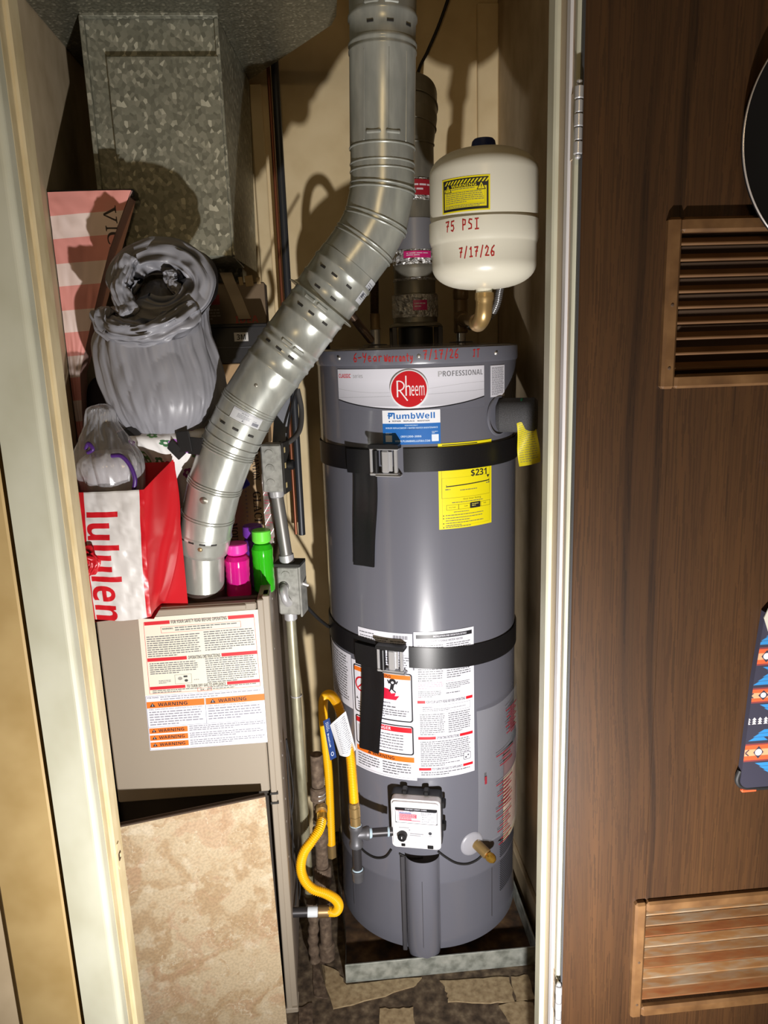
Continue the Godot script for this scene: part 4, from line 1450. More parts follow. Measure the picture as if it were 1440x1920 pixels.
	# pan-side tee and elbow that carry the expansion tank
	t = thing("tank_pipe", "bronze tee and elbow piping on the right of the heater top, below the cream tank", "pipe fitting")
	a = Vector3(0.367, 1.640, -1.95)
	st = mb(); lathe(st, [Vector2(0, 0.004), Vector2(0.028, 0.003), Vector2(0.032, 0.0)], aim(a + Vector3(0, 0.006, 0), Vector3.UP), 24)
	obj("nipple_ring", st, M.heater_dark, t)
	st = mb(); rod(st, a, a + Vector3(0, 0.034, 0), 0.0125, 20)
	obj("nipple", st, M.chrome, t)
	st = mb()
	rod(st, a + Vector3(0, 0.030, 0), a + Vector3(0, 0.115, 0), 0.018, 24, 0.003)
	rod(st, a + Vector3(0, 0.072, 0), a + Vector3(-0.002, 0.060, 0.05), 0.017, 24, 0.003)
	obj("tee", st, M.bronze, t)
	st = mb(); lathe(st, [Vector2(0.012, 0.05), Vector2(0.017, 0.046), Vector2(0.017, 0.028), Vector2(0.021, 0.026), Vector2(0.021, 0.004), Vector2(0.018, 0.0)], aim(a + Vector3(0, 0.112, 0), Vector3.UP), 6)
	obj("union_nut", st, M.bronze, t)
	st = mb(); hose(st, [a + Vector3(0, 0.15, 0), a + Vector3(0.002, 0.26, -0.02), a + Vector3(0.015, 0.36, -0.08), a + Vector3(0.04, 0.40, -0.20), a + Vector3(0.05, 0.40, -0.34)], 0.0115, 0.005)
	obj("flexible_pipe", st, M.steel_flex, t)
	st = mb(); rod(st, a + Vector3(-0.002, 0.062, 0.04), Vector3(0.339, 1.690, -1.59), 0.0125, 20)
	obj("cross_pipe", st, M.bronze, t)
	st = mb()
	tube(st, smooth_path([Vector3(0.343, 1.744, -1.56), Vector3(0.3425, 1.722, -1.56), Vector3(0.341, 1.700, -1.565), Vector3(0.339, 1.688, -1.585), Vector3(0.339, 1.687, -1.61)], 20), func(k, n): return 0.0172 if k > 3 and k < n - 3 else 0.0192, 24)
	obj("elbow", st, M.brass, t, "bright brass elbow")
	st = mb()
	hose(st, [Vector3(0.452, 1.80, -1.86), Vector3(0.444, 1.766, -1.85), Vector3(0.435, 1.729, -1.85), Vector3(0.415, 1.698, -1.87), Vector3(0.385, 1.685, -1.93)], 0.0095, 0.005)
	obj("side_flexible_pipe", st, M.chrome, t)

func build_tank() -> void:
	var C := Vector3(0.342, 0.0, -1.56)
	var R := 0.107
	var t := thing("expansion_tank", "cream expansion tank with a yellow warning sticker and red marker writing", "expansion tank", C)
	var st := mb()
	var p := []
	for k in 13:
		var a := PI * 0.5 * (1.0 - k / 12.0)
		p.append(Vector2(R * pow(cos(a), 0.72), 1.968 + 0.046 * sin(a)))
	p[0].x = 0.0
	p += [Vector2(R, 1.965), Vector2(R, 1.888), Vector2(R - 0.0015, 1.884), Vector2(R - 0.0015, 1.882), Vector2(R + 0.0022, 1.878), Vector2(R + 0.0022, 1.847), Vector2(R - 0.001, 1.838), Vector2(R - 0.0025, 1.834), Vector2(R - 0.0025, 1.800)]
	for k in 13:
		var a := PI * 0.5 * k / 12.0
		p.append(Vector2((R - 0.0025) * pow(maxf(cos(a), 0.0), 0.72), 1.797 - 0.046 * sin(a)))
	p[p.size() - 1].x = 0.0
	lathe(st, p, Transform3D(), 96, 30)
	obj("shell", st, M.almond, t)
	st = mb()
	lathe(st, [Vector2(0, 2.034), Vector2(0.019, 2.033), Vector2(0.0225, 2.029), Vector2(0.026, 2.012), Vector2(0.027, 2.006)], Transform3D(), 32)
	obj("air_cap", st, mat(c8(24, 40, 96), 0.4), t, "dark blue cap")
	st = mb()
	rod(st, Vector3(0, 1.733, 0), Vector3(0, 1.758, 0), 0.0165, 24, 0.002)
	obj("neck", st, M.almond, t)
	st = mb()
	lathe(st, [Vector2(0.0145, 1.742), Vector2(0.0168, 1.741), Vector2(0.0168, 1.735), Vector2(0.0145, 1.734)], Transform3D(), 24)
	obj("thread_tape", st, M.dope, t)
	st = mb()
	patch(st, R + 0.0006, -58.8, -6.0, 1.9475, 1.8865, 14)
	var yel := c8(238, 222, 24)
	var k := Ink.new(460, 320, yel)
	k.rect(14, 14, 432, 292, INK)
	k.rect(30, 96, 400, 186, yel)
	for i in 13:
		k.tri(Vector2(30 + i * 32, 62), Vector2(46 + i * 32, 62), Vector2(58 + i * 32, 26), yel)
		k.tri(Vector2(46 + i * 32, 62), Vector2(74 + i * 32, 26), Vector2(58 + i * 32, 26), yel)
	k.rect(14, 60, 432, 36, INK)
	k.text("WARNING", 106, 64, 236, 28, yel)
	for x in [36, 350]:
		k.tri(Vector2(x - 6, 130), Vector2(x + 34, 46), Vector2(x + 74, 130), INK)
		k.tri(Vector2(x + 4, 124), Vector2(x + 34, 62), Vector2(x + 64, 124), yel)
		k.rect(x + 31, 82, 7, 22, INK)
		k.rect(x + 31, 108, 7, 7, INK)
	k.fine(100, 102, 240, 15, 1, INK, 1.0)
	k.frame(44, 130, 372, 116, 1.5, c8(120, 110, 20))
	k.fine(50, 134, 360, 106, 6, c8(90, 84, 20))
	k.fine(40, 252, 380, 28, 2, INK, 0.9)
	obj("warning_sticker", st, printed(k.tex(), 0.45), t, "yellow and black WARNING sticker")
	st = mb()
	scrawl(st, "75 PSI", R + 0.0028, -53.5, -15.5, 1.8535, 0.019, 0.0022)
	obj("marker_writing", st, M.red_ink, t, "red marker writing 75 PSI")
	st = mb()
	scrawl(st, "7/17/26", R - 0.0018, -39.0, 0.0, 1.805, 0.018, 0.0022)
	obj("marker_writing", st, M.red_ink, t, "red marker writing 7/17/26")

# ------------------------------------------------------------------ furnace
func build_furnace() -> void:
	var t := thing("furnace", "taupe sheet-metal furnace cabinet on the left with safety labels on its door", "furnace")
	var zf := -1.592
	var st := mb()
	box2(st, Vector3(-0.552, 0.0, -2.22), Vector3(-0.160, 1.080, -1.625), 0)
	obj("body", st, M.void, t)
	st = mb()
	box2(st, Vector3(-0.552, 1.080, -2.22), Vector3(-0.140, 1.088, -1.63), 0)
	obj("top", st, M.brown, t, "dark brown furnace top")
	st = mb()
	box2(st, Vector3(-0.552, 1.04, -1.632), Vector3(-0.165, 1.104, -1.615), 0.002)
	obj("top_rail", st, M.brown, t)
	st = mb()
	box2(st, Vector3(-0.162, 0.02, -2.22), Vector3(-0.139, 1.112, -1.606), 0.002)
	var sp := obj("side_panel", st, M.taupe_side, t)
	for q in [[1.06, -1.63], [0.96, -1.66], [0.79, -1.64], [0.72, -1.66], [0.67, -1.68], [0.62, -1.66], [0.55, -1.68], [0.50, -1.66], [0.40, -1.66], [1.07, -1.70]]:
		st = mb()
		lathe(st, [Vector2(0, 0.0022), Vector2(0.0025, 0.0016), Vector2(0.0036, 0.0)], aim(Vector3(-0.139, q[0], q[1]), Vector3(1, 0, 0)), 10)
		obj("rivet", st, M.screw, sp)
	for q in [[0.93, 0.02], [0.745, 0.03], [0.665, 0.03]]:
		st = mb(); box2(st, Vector3(-0.1395, q[0] - q[1] * 0.5, -1.640), Vector3(-0.1382, q[0] + q[1] * 0.5, -1.634), 0.0003)
		obj("slot", st, M.slot, sp)
	st = mb()
	box2(st, Vector3(-0.164, 0.012, -1.64), Vector3(-0.150, 1.106, zf + 0.002), 0.002)
	box2(st, Vector3(-0.153, 0.012, -1.64), Vector3(-0.137, 1.112, zf - 0.004), 0.002)
	box2(st, Vector3(-0.167, 0.0, -1.64), Vector3(-0.135, 0.014, zf + 0.004), 0.002)
	obj("corner_flange", st, M.taupe, t)
	for q in [0.625, 0.60]:
		st = mb(); box2(st, Vector3(-0.166, q - 0.003, zf), Vector3(-0.147, q + 0.003, zf + 0.0035), 0.0005)
		obj("clip", st, M.slot, t)
	st = mb()
	box2(st, Vector3(-0.515, 0.630, -1.615), Vector3(-0.166, 1.100, zf), 0.003)
	box2(st, Vector3(-0.40, 1.085, -1.60), Vector3(-0.188, 1.097, zf + 0.004), 0.002)
	var door := obj("access_door", st, M.taupe, t)
	st = mb()
	card(st, Vector3(-0.424, 1.079, zf + 0.001), Vector3(-0.163, 1.083, zf + 0.001), Vector3(-0.158, 0.758, zf + 0.001), Vector3(-0.430, 0.758, zf + 0.001))
	obj("safety_label", st, printed(ink_furnace(), 0.5), door, "cream and white sheet of safety instructions with orange WARNING bars")
	st = mb()
	box2(st, Vector3(-0.552, 0.0, -1.64), Vector3(-0.528, 1.10, -1.60), 0.002)
	obj("corner_flange", st, M.brown, t)
	# leaning board
	t = thing("marble_board", "beige marble-patterned board leaning against the lower front of the furnace", "board")
	var tl := Vector3(-0.50, 0.652, -1.462)
	var tr := Vector3(-0.173, 0.645, -1.548)
	var d := (tr - tl)
	d.y = 0
	d = d.normalized()
	var n := Vector3(-d.z, 0, d.x).normalized()
	var bl := Vector3(tl.x + 0.004, 0.0, tl.z + 0.004)
	var br := Vector3(tr.x + 0.012, 0.0, tr.z + 0.004)
	st = mb()
	card(st, tl, tr, br, bl)
	var mm := printed(marble_image(384, 740), 0.33)
	obj("face", st, mm, t)
	st = mb()
	var k := n * -0.016
	poly(st, [tl, tr, tr + k, tl + k], Vector3.UP)
	poly(st, [tr, br, br + k, tr + k], d)
	poly(st, [tl, bl, bl + k, tl + k], -d)
	poly(st, [tl + k, tr + k, br + k, bl + k], -n)
	obj("core", st, mat(c8(84, 66, 48), 0.8), t)
	st = mb()
	var e := n * 0.0008
	for q in [[0.0, 0.005], [0.008, 0.012]]:
		poly(st, [tl - n * q[0] + Vector3(0, 0.004, 0), tr - n * q[0] + Vector3(0, 0.004, 0), tr - n * q[1] + Vector3(0, 0.004, 0), tl - n * q[1] + Vector3(0, 0.004, 0)], Vector3.UP)
		poly(st, [tl - n * q[0] + e + Vector3(0, 0.004, 0), tr - n * q[0] + e + Vector3(0, 0.004, 0), tr - n * q[0] + e, tl - n * q[0] + e], n)
	obj("edge_ply", st, mat(c8(70, 54, 40), 0.8), t)

# ------------------------------------------------------------------ furnace vent
func slots(t: Node, c: Vector3, axis: Vector3, r: float, angs: Array) -> void:
	var X := axis.cross(Vector3(0, 0, 1)).normalized()
	var Z := X.cross(axis).normalized()
	for a in angs:
		var dn: Vector3 = X * sin(a * DEG) + Z * cos(a * DEG)
		var s := mb()
		box(s, c + dn * r, Vector3(0.013, 0.0045, 0.0022), 0.0004, Basis(axis.cross(dn).normalized(), axis, dn))
		obj("slot", s, M.slot, t)

func build_vent() -> void:
	var t := thing("furnace_vent", "big galvanized vent pipe running down diagonally from the ceiling to the furnace top", "vent pipe")
	var z := -1.62
	var A := Vector3(0.168, 2.58, z)
	var B := Vector3(0.1485, 2.035, z)
	var ax := (A - B).normalized()
	var st := mb()
	var L := A.distance_to(B)
	var R := 0.0655
	var prof := [Vector2(R - 0.004, L), Vector2(R, L - 0.001)]
	var beads := [0.172, 0.198, 0.012]
	prof += [Vector2(R, 0.236), Vector2(R + 0.0024, 0.232), Vector2(R + 0.0024, 0.226), Vector2(R - 0.0008, 0.221), Vector2(R - 0.0008, 0.187), Vector2(R + 0.0020, 0.184), Vector2(R + 0.0020, 0.180), Vector2(R, 0.177), Vector2(R, 0.174), Vector2(R + 0.0018, 0.171), Vector2(R + 0.0018, 0.168), Vector2(R, 0.165), Vector2(R, 0.0), Vector2(R - 0.006, 0.0)]
	lathe(st, prof, aim(B, ax), 72, 60)
	var up := obj("upright_pipe", st, M.duct, t)
	slots(up, B + ax * 0.205, ax, R - 0.0004, [-26.0, 8.0, 44.0])
	for q in [-6.0, 38.0, -40.0]:      # lock seams and raised tabs
		st = mb()
		var X := ax.cross(Vector3(0, 0, 1)).normalized()
		var Z := X.cross(ax).normalized()
		var dn: Vector3 = X * -sin(q * DEG) + Z * cos(q * DEG)
		box(st, B + ax * (L * 0.5 + 0.118) + dn * R, Vector3(0.0024, L - 0.26, 0.0014), 0.0006, Basis(ax.cross(dn).normalized(), ax, dn))
		box(st, B + ax * 0.08 + dn * R, Vector3(0.0016, 0.16, 0.0014), 0.0006, Basis(ax.cross(dn).normalized(), ax, dn))
		obj("lock_seam", st, M.duct, up)
	for q in [[-24.0, 0.238], [10.0, 0.238], [-20.0, 0.014], [14.0, 0.014]]:
		st = mb()
		var X := ax.cross(Vector3(0, 0, 1)).normalized()
		var Z := X.cross(ax).normalized()
		var dn: Vector3 = X * sin(q[0] * DEG) + Z * cos(q[0] * DEG)
		box(st, B + ax * q[1] + dn * R, Vector3(0.030, 0.007, 0.005), 0.0022, Basis(ax.cross(dn).normalized(), ax, dn))
		obj("raised_tab", st, M.duct, up)
	# upper elbow: four gores
	st = mb()
	var E := [Vector3(0.1485, 2.035, z), Vector3(0.1462, 1.955, z), Vector3(0.130, 1.893, z), Vector3(0.104, 1.850, z), Vector3(0.073, 1.813, z)]
	pipe_run(st, [E[0], E[1], E[2], E[3], E[4]], [0.0645, 0.0650, 0.0655, 0.0655, 0.0655])
	var el := obj("elbow", st, M.duct, t)
	st = mb()
	bead(st, E[0].lerp(E[1], 0.05), ax, 0.0650, 0.0022)
	for q in [0.42, 0.60]:
		bead(st, E[0].lerp(E[1], q), ax, 0.0645, 0.0020)
	for i in [1, 2, 3]:
		var n: Vector3 = ((E[i] - E[i - 1]).normalized() + (E[i + 1] - E[i]).normalized()).normalized()
		for s in [-0.0045, 0.0045]:
			bead(st, E[i] + n * s, n, 0.0660, 0.0022)
	obj("gore_bead", st, M.duct, el)
	# flared sleeve
	var d := (Vector3(-0.100, 1.602, z) - Vector3(0.073, 1.813, z)).normalized()
	var S0 := Vector3(0.073, 1.813, z)
	var S1 := S0 + d * 0.098
	st = mb()
	R = 0.0665
	lathe(st, [Vector2(R, 0.0), Vector2(R, -0.018), Vector2(R + 0.0022, -0.022), Vector2(R + 0.0022, -0.026), Vector2(R, -0.030), Vector2(R, -0.058), Vector2(R + 0.0018, -0.061), Vector2(R + 0.0018, -0.065), Vector2(R, -0.068), Vector2(R + 0.0005, -0.090), Vector2(R + 0.005, -0.096), Vector2(R + 0.0115, -0.0985), Vector2(R + 0.0118, -0.1005), Vector2(R + 0.005, -0.0995), Vector2(R - 0.003, -0.094)], aim(S0, -d), 72, 60)
	var sl := obj("flared_sleeve", st, M.duct, t)
	slots(sl, S0 + d * 0.042, -d, R - 0.0002, [-34.0, -8.0, 24.0])
	slots(sl, S0 + d * 0.080, -d, R, [14.0, -20.0])
	var k := Ink.new(160, 220, c8(190, 193, 196))
	k.fine(20, 30, 120, 160, 9, c8(60, 62, 72))
	k.rect(90, 60, 40, 30, c8(60, 62, 72))
	k.rect(30, 130, 40, 40, c8(90, 92, 100))
	st = mb()
	var lx := aim(S0 + d * 0.002, -d)
	grid(st, 8, 1, func(u, v): return lx * on_cyl(R + 0.0008, lerpf(-128.0, -100.0, u), lerpf(0.002, -0.052, v)))
	obj("maker_label", st, printed(k.tex(), 0.35), sl)
	# middle pipe
	var P0 := S0 + d * 0.085
	var P1 := Vector3(-0.118, 1.580, z)
	var LL := P0.distance_to(P1)
	R = 0.0625
	st = mb()
	prof = [Vector2(R, 0.0)]
	for b in [0.030, 0.062, 0.112, 0.128, 0.148, 0.182]:
		prof += [Vector2(R, -b + 0.005), Vector2(R + 0.0020, -b + 0.002), Vector2(R + 0.0020, -b - 0.002), Vector2(R, -b - 0.005)]
	prof += [Vector2(R, -LL), Vector2(R - 0.004, -LL)]
	lathe(st, prof, aim(P0, -d), 72, 60)
	var mp := obj("middle_pipe", st, M.duct, t)
	slots(mp, P0 + d * 0.044, -d, R, [-28.0, -2.0, 30.0])
	slots(mp, P0 + d * 0.140, -d, R, [-40.0, -12.0, 16.0])
	for q in [[-20.0, 0.022], [8.0, 0.022], [-6.0, 0.120], [20.0, 0.120]]:
		st = mb()
		var X := (-d).cross(Vector3(0, 0, 1)).normalized()
		var Z := X.cross(-d).normalized()
		var dn: Vector3 = X * sin(q[0] * DEG) + Z * cos(q[0] * DEG)
		box(st, P0 + d * q[1] + dn * R, Vector3(0.026, 0.008, 0.005), 0.0024, Basis((-d).cross(dn).normalized(), -d, dn))
		obj("raised_tab", st, M.duct, mp)
	# lower elbow
	var F := [Vector3(-0.112, 1.588, z), Vector3(-0.153, 1.532, z), Vector3(-0.206, 1.440, z - 0.005), Vector3(-0.240, 1.362, z - 0.01), Vector3(-0.262, 1.292, z - 0.02), Vector3(-0.272, 1.252, z - 0.025)]
	st = mb()
	pipe_run(st, F, [0.0610, 0.0605, 0.0590, 0.0580, 0.0575, 0.0570])
	el = obj("elbow", st, M.duct, t)
	st = mb()
	for i in [1, 2, 3, 4]:
		var n: Vector3 = ((F[i] - F[i - 1]).normalized() + (F[i + 1] - F[i]).normalized()).normalized()
		for s in ([-0.0055, 0.0, 0.0055] if i < 4 else [-0.003, 0.003]):
			bead(st, F[i] + n * s, n, 0.0606 - 0.0008 * i, 0.0021)
	var n2: Vector3 = (F[2] - F[1]).normalized()
	for s in [0.30, 0.62, 0.80]:
		bead(st, F[1].lerp(F[2], s), n2, 0.0600, 0.0018)
	obj("gore_bead", st, M.duct, el)
	slots(el, F[1].lerp(F[2], 0.46), -n2, 0.0602, [-30.0, 0.0, 34.0])
	for q in [[F[0].lerp(F[1], 0.25), -8.0], [F[3].lerp(F[4], 0.35), -10.0]]:
		st = mb()
		var X := (-n2).cross(Vector3(0, 0, 1)).normalized()
		var Z := X.cross(-n2).normalized()
		var dn: Vector3 = X * sin(q[1] * DEG) + Z * cos(q[1] * DEG)
		lathe(st, [Vector2(0, 0.004), Vector2(0.003, 0.0036), Vector2(0.006, 0.001), Vector2(0.010, -0.001)], aim(q[0] + dn * 0.058, dn), 16)
		obj("screw", st, M.duct_dull, el)
	k = Ink.new(300, 170, c8(196, 198, 200))
	k.rect(0, 0, 300, 26, c8(176, 178, 182))
	k.fine(90, 30, 70, 18, 1, c8(40, 42, 50), 1.0)
	k.fine(60, 56, 130, 60, 5, c8(60, 62, 72))
	k.text("A", 118, 124, 18, 20, c8(40, 42, 50))
	k.fine(220, 70, 60, 14, 1, c8(60, 62, 72))
	k.rect(216, 92, 66, 44, c8(120, 122, 130))
	st = mb()
	lx = aim(F[1].lerp(F[2], 0.06), -n2)
	grid(st, 12, 1, func(u, v): return lx * on_cyl(0.0612, lerpf(-202.0, -138.0, u), lerpf(0.0, -0.026, v)))
	obj("maker_label", st, printed(k.tex(), 0.35), el)
	# collar and drop into the furnace
	st = mb()
	var C0 := Vector3(-0.271, 1.262, z - 0.026)
	var C1 := Vector3(-0.282, 1.206, z - 0.036)
	var cd := (C0 - C1).normalized()
	R = 0.0575
	lathe(st, [Vector2(R, 0.058), Vector2(R + 0.001, 0.050), Vector2(R + 0.003, 0.046), Vector2(R + 0.001, 0.040), Vector2(R, 0.034), Vector2(R - 0.002, 0.012), Vector2(R - 0.003, 0.004), Vector2(R - 0.008, 0.0)], aim(C1, cd), 60, 60)
	var co := obj("collar", st, M.duct, t)
	slots(co, C1 + cd * 0.044, cd, R + 0.002, [-44.0, -20.0, 4.0, 28.0])
	st = mb()
	lathe(st, [Vector2(0, 0.005), Vector2(0.004, 0.004), Vector2(0.007, 0.0)], aim(C1 + cd * 0.022 + Vector3(0.0, 0, 0.056), Vector3(0, 0, 1)), 8)
	obj("screw", st, M.bronze, co)
	st = mb()
	rod(st, Vector3(-0.292, 1.080, -1.664), Vector3(-0.281, 1.215, -1.656), 0.0465, 60)
	obj("drop_pipe", st, M.duct, t)
	st = mb()
	lathe(st, [Vector2(0.047, 0.03), Vector2(0.050, 0.026), Vector2(0.050, 0.004), Vector2(0.060, 0.0)], Transform3D(Basis(), Vector3(-0.2915, 1.088, -1.664)), 40)
	obj("outlet_ring", st, M.brown, t)

# ------------------------------------------------------------------ sheet metal ducts, pipes on the back wall
func build_ducts() -> void:
	var t := thing("supply_duct", "upright galvanized supply duct with a spangled front above the stored bags", "duct")
	var st := mb()
	box2(st, Vector3(-0.468, 1.856, -2.08), Vector3(-0.183, 2.354, -1.845), 0.001)
	obj("body", st, M.galv, t)
	st = mb()
	box2(st, Vector3(-0.425, 1.858, -1.846), Vector3(-0.186, 2.275, -1.832), 0.002)
	obj("front_panel", st, M.galv, t)
	st = mb()
	poly(st, [Vector3(-0.183, 2.354, -1.846), Vector3(-0.150, 2.354, -2.245), Vector3(-0.163, 1.86, -2.245), Vector3(-0.183, 1.856, -1.846)], Vector3(1, 0, 0.08).normalized())
	poly(st, [Vector3(-0.184, 2.354, -1.846), Vector3(-0.151, 2.354, -2.245), Vector3(-0.164, 1.86, -2.245), Vector3(-0.184, 1.856, -1.846)], Vector3(-1, 0, -0.08).normalized())
	obj("side_panel", st, M.galv, t)
	st = mb()
	box2(st, Vector3(-0.474, 1.86, -1.86), Vector3(-0.464, 2.354, -1.832), 0.001)
	obj("corner_angle", st, M.galv, t)
	st = mb()
	box2(st, Vector3(-0.190, 1.86, -1.86), Vector3(-0.181, 2.350, -1.836), 0.001)
	obj("corner_angle", st, M.galv, t)
	st = mb()
	box2(st, Vector3(-0.46, 1.088, -2.215), Vector3(-0.19, 1.858, -2.10), 0.001)
	obj("lower_duct", st, M.galv, t)
	t = thing("duct_soffit", "galvanized sheet-metal duct bottom overhead at the top left", "duct")
	st = mb()
	var pp := PackedVector2Array([Vector2(-0.558, 1.14), Vector2(-0.558, 2.25), Vector2(-0.153, 2.25), Vector2(0.066, 1.890), Vector2(0.076, 1.84), Vector2(0.076, 1.14)])
	prism(st, pp, 2.356, 2.40, Transform3D(Basis(Vector3.RIGHT, Vector3.FORWARD, Vector3.UP), Vector3.ZERO))
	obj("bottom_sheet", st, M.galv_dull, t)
	st = mb()
	box2(st, Vector3(-0.47, 2.350, -1.842), Vector3(-0.18, 2.358, -1.826), 0.001)
	obj("drive_cleat", st, M.galv, t)
	t = thing("black_pipe", "dark grey upright pipe on the back wall left of the big vent", "pipe")
	st = mb(); rod(st, Vector3(-0.078, 1.09, -2.22), Vector3(-0.078, 2.58, -2.22), 0.0105, 18)
	obj("pipe", st, mat(c8(58, 60, 64), 0.4, 0.3), t)
	t = thing("copper_pipe", "thin copper pipe beside the dark grey pipe on the back wall", "pipe")
	st = mb(); rod(st, Vector3(-0.096, 1.09, -2.23), Vector3(-0.096, 2.58, -2.23), 0.0052, 14)
	obj("pipe", st, M.copper, t)
	t = thing("black_cable", "thin black cable slanting down the back wall right of the vent top", "cable")
	st = mb(); cable(st, [Vector3(0.408, 2.58, -2.26), Vector3(0.375, 2.50, -2.27), Vector3(0.345, 2.44, -2.285), Vector3(0.312, 2.37, -2.285), Vector3(0.29, 2.20, -2.285), Vector3(0.285, 1.80, -2.285), Vector3(0.285, 1.20, -2.285)], 0.0045)
	obj("cable", st, M.black_rubber, t)

# ------------------------------------------------------------------ gas piping
func build_gas() -> void:
	var t := thing("gas_connector", "yellow corrugated gas connector looping up beside the heater to its gas tee", "gas connector", Vector3.ZERO, "yellow gas connectors")
	var st := mb()
	hose(st, [Vector3(0.0315, 0.545, -1.635), Vector3(0.030, 0.61, -1.64), Vector3(0.027, 0.68, -1.655), Vector3(0.016, 0.742, -1.675), Vector3(0.003, 0.785, -1.70), Vector3(-0.014, 0.795, -1.735), Vector3(-0.031, 0.765, -1.775), Vector3(-0.036, 0.70, -1.81), Vector3(-0.034, 0.60, -1.84), Vector3(-0.031, 0.50, -1.85), Vector3(-0.032, 0.39, -1.85), Vector3(-0.034, 0.28, -1.85)], 0.0118, 0.0042)
	obj("yellow_hose", st, M.yellow_hose, t)
	st = mb()
	lathe(st, [Vector2(0.011, 0.037), Vector2(0.0135, 0.035), Vector2(0.0135, 0.026), Vector2(0.0155, 0.024), Vector2(0.0155, 0.0)], aim(Vector3(0.0320, 0.520, -1.632), Vector3(-0.02, 1, 0)), 6)
	lathe(st, [Vector2(0.0145, 0.026), Vector2(0.0145, 0.0), Vector2(0.01, 0.0)], aim(Vector3(0.0325, 0.494, -1.63), Vector3(-0.02, 1, 0)), 6)
	obj("flare_nut", st, M.brass, t)
	st = mb()
	rod(st, Vector3(-0.034, 0.245, -1.85), Vector3(-0.034, 0.285, -1.85), 0.0145, 6)
	obj("flare_nut", st, M.brass, t)
	t = thing("gas_tee", "dark iron gas tee with a capped drip leg beside the white gas control", "pipe fitting")
	st = mb()
	lathe(st, [Vector2(0.012, 0.060), Vector2(0.0165, 0.059), Vector2(0.0175, 0.054), Vector2(0.0165, 0.048), Vector2(0.0148, 0.044), Vector2(0.0148, 0.016), Vector2(0.0165, 0.012), Vector2(0.0178, 0.006), Vector2(0.0165, 0.0), Vector2(0.012, 0.0)], aim(Vector3(0.032, 0.436, -1.63), Vector3.UP), 28)
	var ba := Vector3(0.032, 0.470, -1.63)
	var bd := Vector3(0.99, -0.05, -0.05).normalized()
	lathe(st, [Vector2(0.012, 0.034), Vector2(0.0165, 0.033), Vector2(0.0175, 0.028), Vector2(0.0165, 0.024), Vector2(0.0145, 0.018), Vector2(0.0145, 0.0)], aim(ba, bd), 28)
	obj("tee", st, M.malleable, t)
	st = mb(); rod(st, ba + bd * 0.03, ba + bd * 0.092, 0.0108, 22)
	obj("nipple", st, M.iron, t)
	st = mb()
	rod(st, Vector3(0.0322, 0.492, -1.63), Vector3(0.0322, 0.497, -1.63), 0.0155, 20, 0.002)
	rod(st, ba + bd * 0.031, ba + bd * 0.041, 0.0130, 20, 0.003)
	rod(st, ba + bd * 0.078, ba + bd * 0.084, 0.0125, 20, 0.002)
	rod(st, Vector3(0.0322, 0.432, -1.63), Vector3(0.0322, 0.437, -1.63), 0.0135, 20, 0.002)
	rod(st, Vector3(0.0325, 0.367, -1.63), Vector3(0.0325, 0.372, -1.63), 0.0140, 20, 0.002)
	obj("pipe_dope", st, M.dope, t, "smeared pale blue thread sealant")
	st = mb(); rod(st, Vector3(0.0325, 0.36, -1.63), Vector3(0.032, 0.436, -1.63), 0.0118, 24)
	obj("drip_leg", st, M.iron, t)
	st = mb()
	lathe(st, [Vector2(0.012, 0.034), Vector2(0.0165, 0.033), Vector2(0.0165, 0.026), Vector2(0.0150, 0.024), Vector2(0.0150, 0.006), Vector2(0.013, 0.001), Vector2(0.0, 0.0)], aim(Vector3(0.0327, 0.336, -1.63), Vector3.UP), 24)
	obj("cap", st, M.malleable, t)
	# tag on the hose
	t = thing("hose_tag", "blue and white paper tag wrapped on the yellow hose beside the heater", "tag")
	var k := Ink.new(120, 260, c8(226, 228, 232))
	k.fine(26, 16, 84, 226, 18, c8(110, 112, 124))
	st = mb()
	var f1 := func(u: float, v: float) -> Vector3: return Vector3(lerpf(-0.012, 0.028, u) + 0.020 * v - 0.006, lerpf(0.786, 0.682, v) - 0.022 * (1.0 - u) * (1.0 - v) - 0.012 * (1 - u) + 0.010 * (1.0 - (u * 2 - 1) * (u * 2 - 1)) * (1 - v), -1.660 + 0.018 * sin(u * PI))
	grid(st, 10, 8, f1)
	grid(st, 10, 8, func(u, v): return f1.call(u, v) + Vector3(0, 0, -0.0008), true)
	obj("white_sheet", st, printed(k.tex(), 0.35), t)
	k = Ink.new(60, 260, c8(30, 58, 116))
	k.text("BrassCraft", 16, 90, 14, 90, c8(220, 224, 232), true, "Droid Sans", true)
	k.disc(Vector2(30, 226), 13, c8(220, 224, 232))
	k.disc(Vector2(30, 226), 9, c8(30, 58, 116))
	k.fine(16, 18, 28, 60, 6, c8(180, 186, 204))
	st = mb()
	var f2 := func(u: float, v: float) -> Vector3: return Vector3(lerpf(-0.034, -0.018, u) + 0.012 * v, lerpf(0.762, 0.655, v) + 0.010 * u, -1.664 + 0.004 * u)
	grid(st, 4, 4, f2)
	grid(st, 4, 4, func(u, v): return f2.call(u, v) + Vector3(0, 0, -0.0008), true)
	obj("blue_flap", st, printed(k.tex(), 0.4), t, "dark blue flap with white lettering")
	# lower connector into the furnace
	t = thing("gas_connector", "short yellow gas connector in an S bend low on the furnace side", "gas connector", Vector3.ZERO, "yellow gas connectors")
	st = mb()
